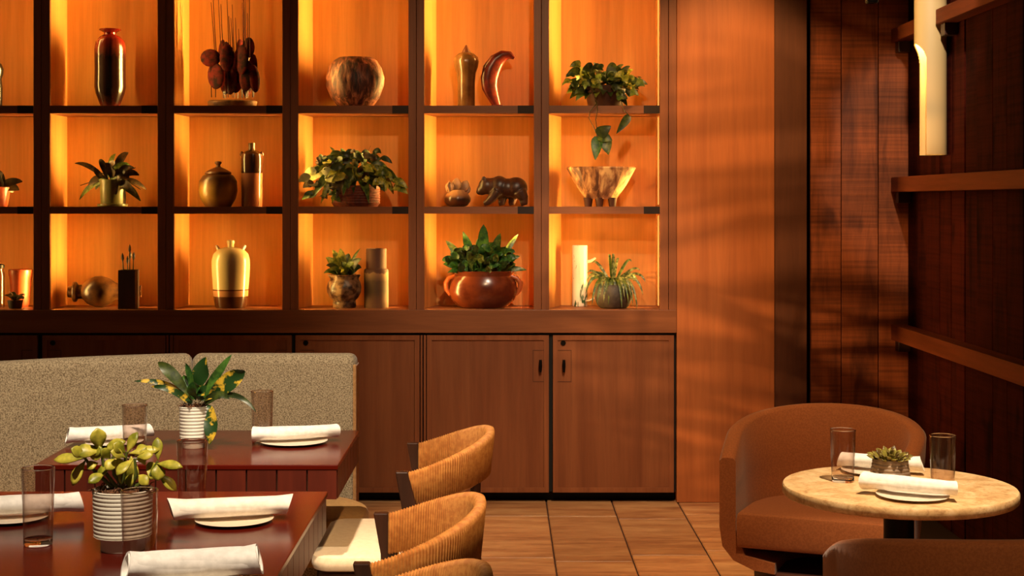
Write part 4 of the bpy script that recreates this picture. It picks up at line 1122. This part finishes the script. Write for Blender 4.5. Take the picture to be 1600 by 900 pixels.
def napkin(ctr, z0, L, r, rz, label, seed=0, taper=.75, tilt=0.0):
    """linen napkin rolled into a tube, loose spiral ends and one overlapping flap"""
    rn = random.Random(seed)
    rings = []; n = 28; m_ = 30
    ph = [rn.uniform(0,6) for _ in range(4)]
    for k in range(n+1):
        s = k/n; x_ = (s-.5)*L
        rr_ = r*(1.0 - (1-taper)*s) * (1+.16*max(0,1-s/.12)+.18*max(0,(s-.86)/.14)+.06*math.sin(math.pi*s))
        ring = []
        for i in range(m_):
            a = 2*math.pi*i/m_
            q = 1+.045*math.sin(2*a+ph[0]+s*2.5)+.03*math.sin(3*a+ph[1]-s*5)+.018*math.sin(5*a+ph[2]+s*9)
            slant = .35*r*math.sin(a+ph[3])*max(0,1-min(s,1-s)/.12)
            ring.append(Vector((x_+slant*(1 if s<.5 else -1), rr_*1.12*q*math.cos(a), rr_*.92*q*math.sin(a))))
        rings.append(ring)
    # hollow ends
    def hollow(rings_, sgn):
        last = rings_[-1] if sgn>0 else rings_[0]; c_ = sum(last, Vector())/len(last)
        i1 = [c_+(p-c_)*.80+Vector((0,0,0)) for p in last]; i2 = [c_+(p-c_)*.62-Vector((sgn*.03,0,0)) for p in last]
        return i1, i2
    a1, a2_ = hollow(rings, 1); b1, b2 = hollow(rings, -1)
    rings = [b2,b1] + rings + [a1,a2_]
    mb = MB().sweep(rings)
    # overlapping flap: a slightly larger strip round part of the roll, edge running diagonally
    fr = []
    for k in range(n+1):
        s = .02+.96*k/n; x_ = (s-.5)*L; rr_ = r*(1-(1-taper)*s)*1.035
        a0 = math.radians(-150+60*s); a1_ = math.radians(40)
        row_o = []; row_i = []
        for i in range(9):
            a = a0+(a1_-a0)*i/8
            q = 1+.045*math.sin(2*a+ph[0]+s*2.5)+.03*math.sin(3*a+ph[1]-s*5)
            row_o.append(Vector((x_,rr_*1.12*q*math.cos(a+math.pi),rr_*.92*q*-math.sin(a))))
            row_i.append(Vector((x_,rr_*.95*1.12*q*math.cos(a+math.pi),rr_*.95*.92*q*-math.sin(a))))
        fr.append(row_o+row_i[::-1])
    mb.sweep(fr)
    mb.xform(Matrix.Rotation(tilt,4,'Y'))
    zmin = min(q.z for q in mb.v)
    mb.xform(Matrix.Translation((0,0,-zmin)))
    o = mb.build('napkin', M['white'], smooth=60)
    o.location = (ctr[0], ctr[1], z0); o.rotation_euler.z = rz
    return tag(o, label, 'napkin', 'rolled white napkins')
p_ = plate(459, 692, ZT, .105, 'cream plate under the napkin, right of the fern pot')
napkin(p_+Vector((.004,0,0)), ZT+.0097, .262, .0225, math.radians(17), 'rolled white napkin on a plate, right of the fern pot', 1, .85)
p_ = plate(178, 693, ZT, .090, 'cream plate under the napkin, left of the fern pot')
napkin(p_+Vector((-.014,0,0)), ZT+.0097, .255, .0225, math.radians(27), 'rolled white napkin left of the fern pot, behind the succulent', 2, .85)
p_ = plate(366, 815, ZT, .092, 'cream plate under the napkin in the middle of the front table')
napkin(p_+Vector((-.008,0,0)), ZT+.0097, .275, .025, math.radians(13), 'rolled white napkin in the middle of the front dining table', 3, .85)
p_ = plate(18, 812, ZT, .085, 'cream plate at the left edge of the front dining table')
napkin(p_+Vector((.018,0,0)), ZT+.0097, .280, .025, math.radians(13), 'rolled white napkin at the left edge, behind a tumbler', 4, .85)
p_ = plate(302, 912, ZT, .09, 'cream plate at the bottom edge of the front dining table')
napkin(p_+Vector((0,-.0,0)), ZT+.0097, .258, .028, math.radians(15), 'rolled white napkin at the bottom edge of the photo', 5, .95)
p_ = plate(1426, 777, .7402, .092, 'cream plate at the front of the round table')
napkin(p_+Vector((-.008,0,0)), .7499, .235, .021, math.radians(-27), 'rolled white napkin at the front of the round table', 6, .82)
p_ = plate(1364, 738, .7402, .088, 'cream plate at the back of the round table')
napkin(p_+Vector((.022,0,0)), .7499, .225, .020, math.radians(-22), 'rolled white napkin at the back of the round table, behind the pot', 7, .9)

# white ribbed pots
def ribbed_pot(px, py, rpx, hpx, rows, name, label, footk=.76):
    Y = (CAMH-ZT)*F/(py-VY); u = Y/F
    c = ((px-VX)*u, Y, ZT)
    t = thing(name, label, 'plant', c, 'potted plants on the tables')
    H_ = hpx*u; R_ = rpx*u; ft = H_*.22
    prof = [(.0005,0),(R_*footk*.97,0),(R_*footk,.002),(R_*footk,ft-.001),(R_*.9,ft),(R_*.96,ft+.003)]
    st = (H_-ft-.006)/rows
    for k in range(rows):
        z_ = ft+.003+k*st; b_ = R_*(.96+.04*(k/rows))
        prof += [(b_-.0018,z_+st*.05),(b_,z_+st*.35),(b_,z_+st*.65),(b_-.0018,z_+st*.95)]
    prof += [(R_,H_-.002),(R_-.002,H_),(R_-.005,H_-.001),(R_-.006,H_-.02),(.0005,H_-.02)]
    MB().lathe(prof, c, 56).build('pot', M['potwhite'], t, smooth=40)
    mb = MB(); rn = random.Random(px)
    mb.lathe([(R_-.0065,H_-.02),(R_*.85,H_-.006),(R_*.4,H_),(.0005,H_+.002)], c, 24)
    for k in range(70):
        a = rn.uniform(0,6.28); q = R_*math.sqrt(rn.random())*.95
        p0 = Vector(c)+Vector((q*math.cos(a),q*math.sin(a),H_-.003)); p1 = p0+Vector((rn.uniform(-.016,.016),rn.uniform(-.016,.016),rn.uniform(.0,.014)))
        mb.tube([p0,(p0+p1)/2+Vector((0,0,.004)),p1], .0011, 4)
    s_ = mb.build('moss', M['soil'], t)
    s_['kind'] = 'stuff'
    return t, c, u, Y
t, c, u, Y = ribbed_pot(302.5, 699, 22.5, 65, 9, 'potted_fern', 'ribbed white pot with arching variegated fern leaves, back dining table')
def tp_(px,py,dy=0): return P(px,py,Y)+Vector((0,dy,0))
rr = random.Random(2)
for k, (bx,by,cx,cy,tx,ty,wd,mt,shp,hz) in enumerate([
    (300,628,262,590,209,596,10,'leaf_vari','strap',0),(300,626,278,590,247,566,20,'leaf_dark','obovate',0),(304,624,300,590,290,566,12,'leaf_fern','strap',.0),
    (310,624,312,590,322,558,28,'leaf_vari','obovate',0),(316,624,332,592,362,554,15,'leaf_fern','strap',0),(318,628,348,604,384,578,30,'leaf_vari','obovate',-.02),
    (320,630,346,606,361,622,13,'leaf_dark','strap',-.03),(320,630,372,596,405,641,9,'leaf_dark','strap',-.05),(300,630,270,602,240,602,11,'leaf_vari','strap',-.03),
    (306,626,302,606,317,600,24,'leaf_fern','obovate',-.05),(312,630,318,604,326,612,24,'leaf_vari','obovate',-.06),(324,632,338,636,333,692,22,'leaf_vari','obovate',-.05),
    (298,626,284,600,268,584,13,'leaf_dark','strap',.03),(314,626,330,606,348,590,13,'leaf_dark','strap',.04),(302,626,292,604,284,588,16,'leaf_fern','obovate',.02),(310,626,306,600,304,580,18,'leaf_dark','obovate',.03)]):
    leaf(t, M[mt], tp_(bx,by,0), tp_(cx,cy,hz*.6), tp_(tx,ty,hz), wd*u, shp, .3, (rr.uniform(-.4,.4),-1,.35), 14, name='leaf', wavy=.11, seed=k)
t, c, u, Y = ribbed_pot(192, 858, 46.5, 95, 11, 'potted_succulent', 'ribbed white pot with thick yellow-green succulent leaves, front dining table', .72)
rr = random.Random(6)
M['leaf_succ'] = leafmat('yellow_green_succulent', C(128,132,32), C(216,202,76), 22)
stems = [((180,765),(150,735),(135,715)),((185,765),(165,735),(160,700)),((190,765),(195,735),(200,705)),((200,765),(215,740),(212,715)),((205,765),(235,745),(248,720)),((196,765),(180,740),(178,712))]
for a, b, d in stems:
    MB().tube([tp_(*a), tp_(*b,-.01), tp_(*d,-.01)], [.0045,.004,.003], 8).build('stem', plain('green_stem', C(84,96,36), .5) if a==stems[0][0] else bpy.data.materials['green_stem'], t, smooth=60)
sl = [(136,715,95,718,12,0),(136,718,122,748,14,0),(138,712,126,698,13,1),(142,712,160,700,12,0),(160,702,158,673,18,1),(160,704,132,702,16,0),(162,704,190,692,13,1),(166,706,150,712,13,0),
      (200,706,188,692,13,1),(200,708,212,682,12,0),(202,708,240,704,11,1),(206,712,208,746,17,1),(200,712,186,702,12,0),(212,712,226,700,12,1),(212,716,196,732,13,0),(216,714,236,710,12,1),
      (248,720,245,692,12,0),(248,722,283,724,11,1),(250,722,252,742,16,1),(246,724,232,734,12,0),(250,740,272,760,12,0),(230,736,242,744,13,0),(178,714,170,700,12,0),(178,716,192,728,13,1),
      (174,730,160,738,13,0),(184,738,196,752,13,0),(168,738,152,746,12,0),(220,740,234,750,12,0),(156,722,144,728,12,0),(186,716,176,726,13,1),(210,738,204,756,14,0),(228,726,222,712,12,0)]
for k, (bx,by,tx,ty,wd,y_) in enumerate(sl):
    dz = rr.uniform(-.04,.02)
    b0 = tp_(bx,by,-.01+dz*.4); e_ = tp_(tx,ty,-.01+dz)
    leaf(t, M['leaf_succ'], b0, (b0+e_)/2+Vector((0,-.004,.004)), e_+(e_-b0)*.25, wd*u*1.4, 'obovate', .25, (rr.uniform(-.6,.6),-1,.6), 8, .003, seed=k)
# succulent on the round table
Y = 3.99; u = Y/F; c = ((1391-VX)*u, Y, .7402)
t = thing('potted_succulent', 'low grey ribbed pot with a bronze succulent, round table', 'plant', c, 'potted plants on the tables')
prof = [(.0005,0),(31.5*u,0),(32*u,.002)]
for k in range(6):
    z_ = .003+k*.0098; b_ = (32-k*.85)*u
    prof += [(b_-.0012,z_),(b_,z_+.003),(b_-.0006,z_+.0075)]
prof += [(26.5*u,.064),(25.5*u,.064),(25*u,.054),(.0005,.054)]
MB().lathe(prof, c, 48).build('pot', plain('grey_clay_ribbed', C(158,136,112), .6, var=C(120,98,80), nscale=24), t, smooth=40)
m_ = leafmat('bronze_succulent', C(82,58,26), C(150,140,60), 60)
rr = random.Random(14)
for k in range(46):
    a = k*2.399; q = math.sqrt((k+.5)/46); el = 1.35-1.0*q
    b0 = Vector(c)+Vector((q*20*u*math.cos(a), q*20*u*math.sin(a), .055))
    d = Vector((math.cos(a)*math.cos(el), math.sin(a)*math.cos(el), math.sin(el)))
    L_ = (18+rr.uniform(-2,4))*u
    leaf(t, m_, b0, b0+d*L_*.55+Vector((0,0,.003)), b0+d*L_+Vector((0,0,.010*(1-q))), 10*u, 'obovate', .35, (0,-.4,1), 5, .002, seed=k)

# ------------------------------------------------------------------ palm beside the left tables; its fronds shade the low beam
pc = (-1.75, 2.02, 0)
t = thing('potted_palm', 'tall potted palm standing left of the front dining table', 'plant', pc)
MB().lathe([(.0005,0),(.15,0),(.16,.01),(.19,.36),(.2,.38),(.185,.38),(.175,.34),(.0005,.33)], pc, 40).build('pot', M['terra'], t, smooth=40)
rr = random.Random(3)
b_dir = Vector((1.42+2.15, 6.34, -.6)).normalized()
sidev = Vector((b_dir.y, -b_dir.x, 0)).normalized()
for k, (az, top, lean) in enumerate([(0.0,2.12,.10),(.75,1.75,.55),(2.1,2.0,.5),(3.3,1.9,.6),(4.4,2.1,.45),(5.4,1.7,.6)]):
    d = Vector((math.cos(az), math.sin(az), 0)) if k else Vector((.9,.2,0))
    b0 = Vector(pc)+Vector((0,0,.33)); mid = b0+d*lean*.35+Vector((0,0,(top-.33)*.6)); tip = Vector(pc)+d*lean+Vector((0,0,top))
    mb = MB(); ptsr = [b0*(1-s)**2+mid*2*s*(1-s)+tip*s*s for s in [q/16 for q in range(17)]]
    mb.tube(ptsr, [.007*(1-.8*q/16)+.001 for q in range(17)], 6)
    for q in range(28):
        s = .45+.54*q/27
        p0 = b0*(1-s)**2+mid*2*s*(1-s)+tip*s*s
        for sg in (-1,1):
            sv = sidev if k == 0 else Vector((-d.y,d.x,0))
            e = p0+sv*sg*(.20+.08*math.sin(q))*(1.1-.6*abs(s-.7))+d*.03+Vector((0,0,.05-.12*rr.random()))
            dd = (e-p0); wv = Vector((0,0,1))-dd.normalized()*dd.normalized().z; wv = wv.normalized()*.008
            m1 = p0+dd*.45+Vector((0,0,.012))
            mb.add([p0-wv*.3,p0+wv*.3,m1+wv,m1-wv,e], [(0,1,2,3),(3,2,4)])
    mb.build('frond', M['leaf_fern'], t)
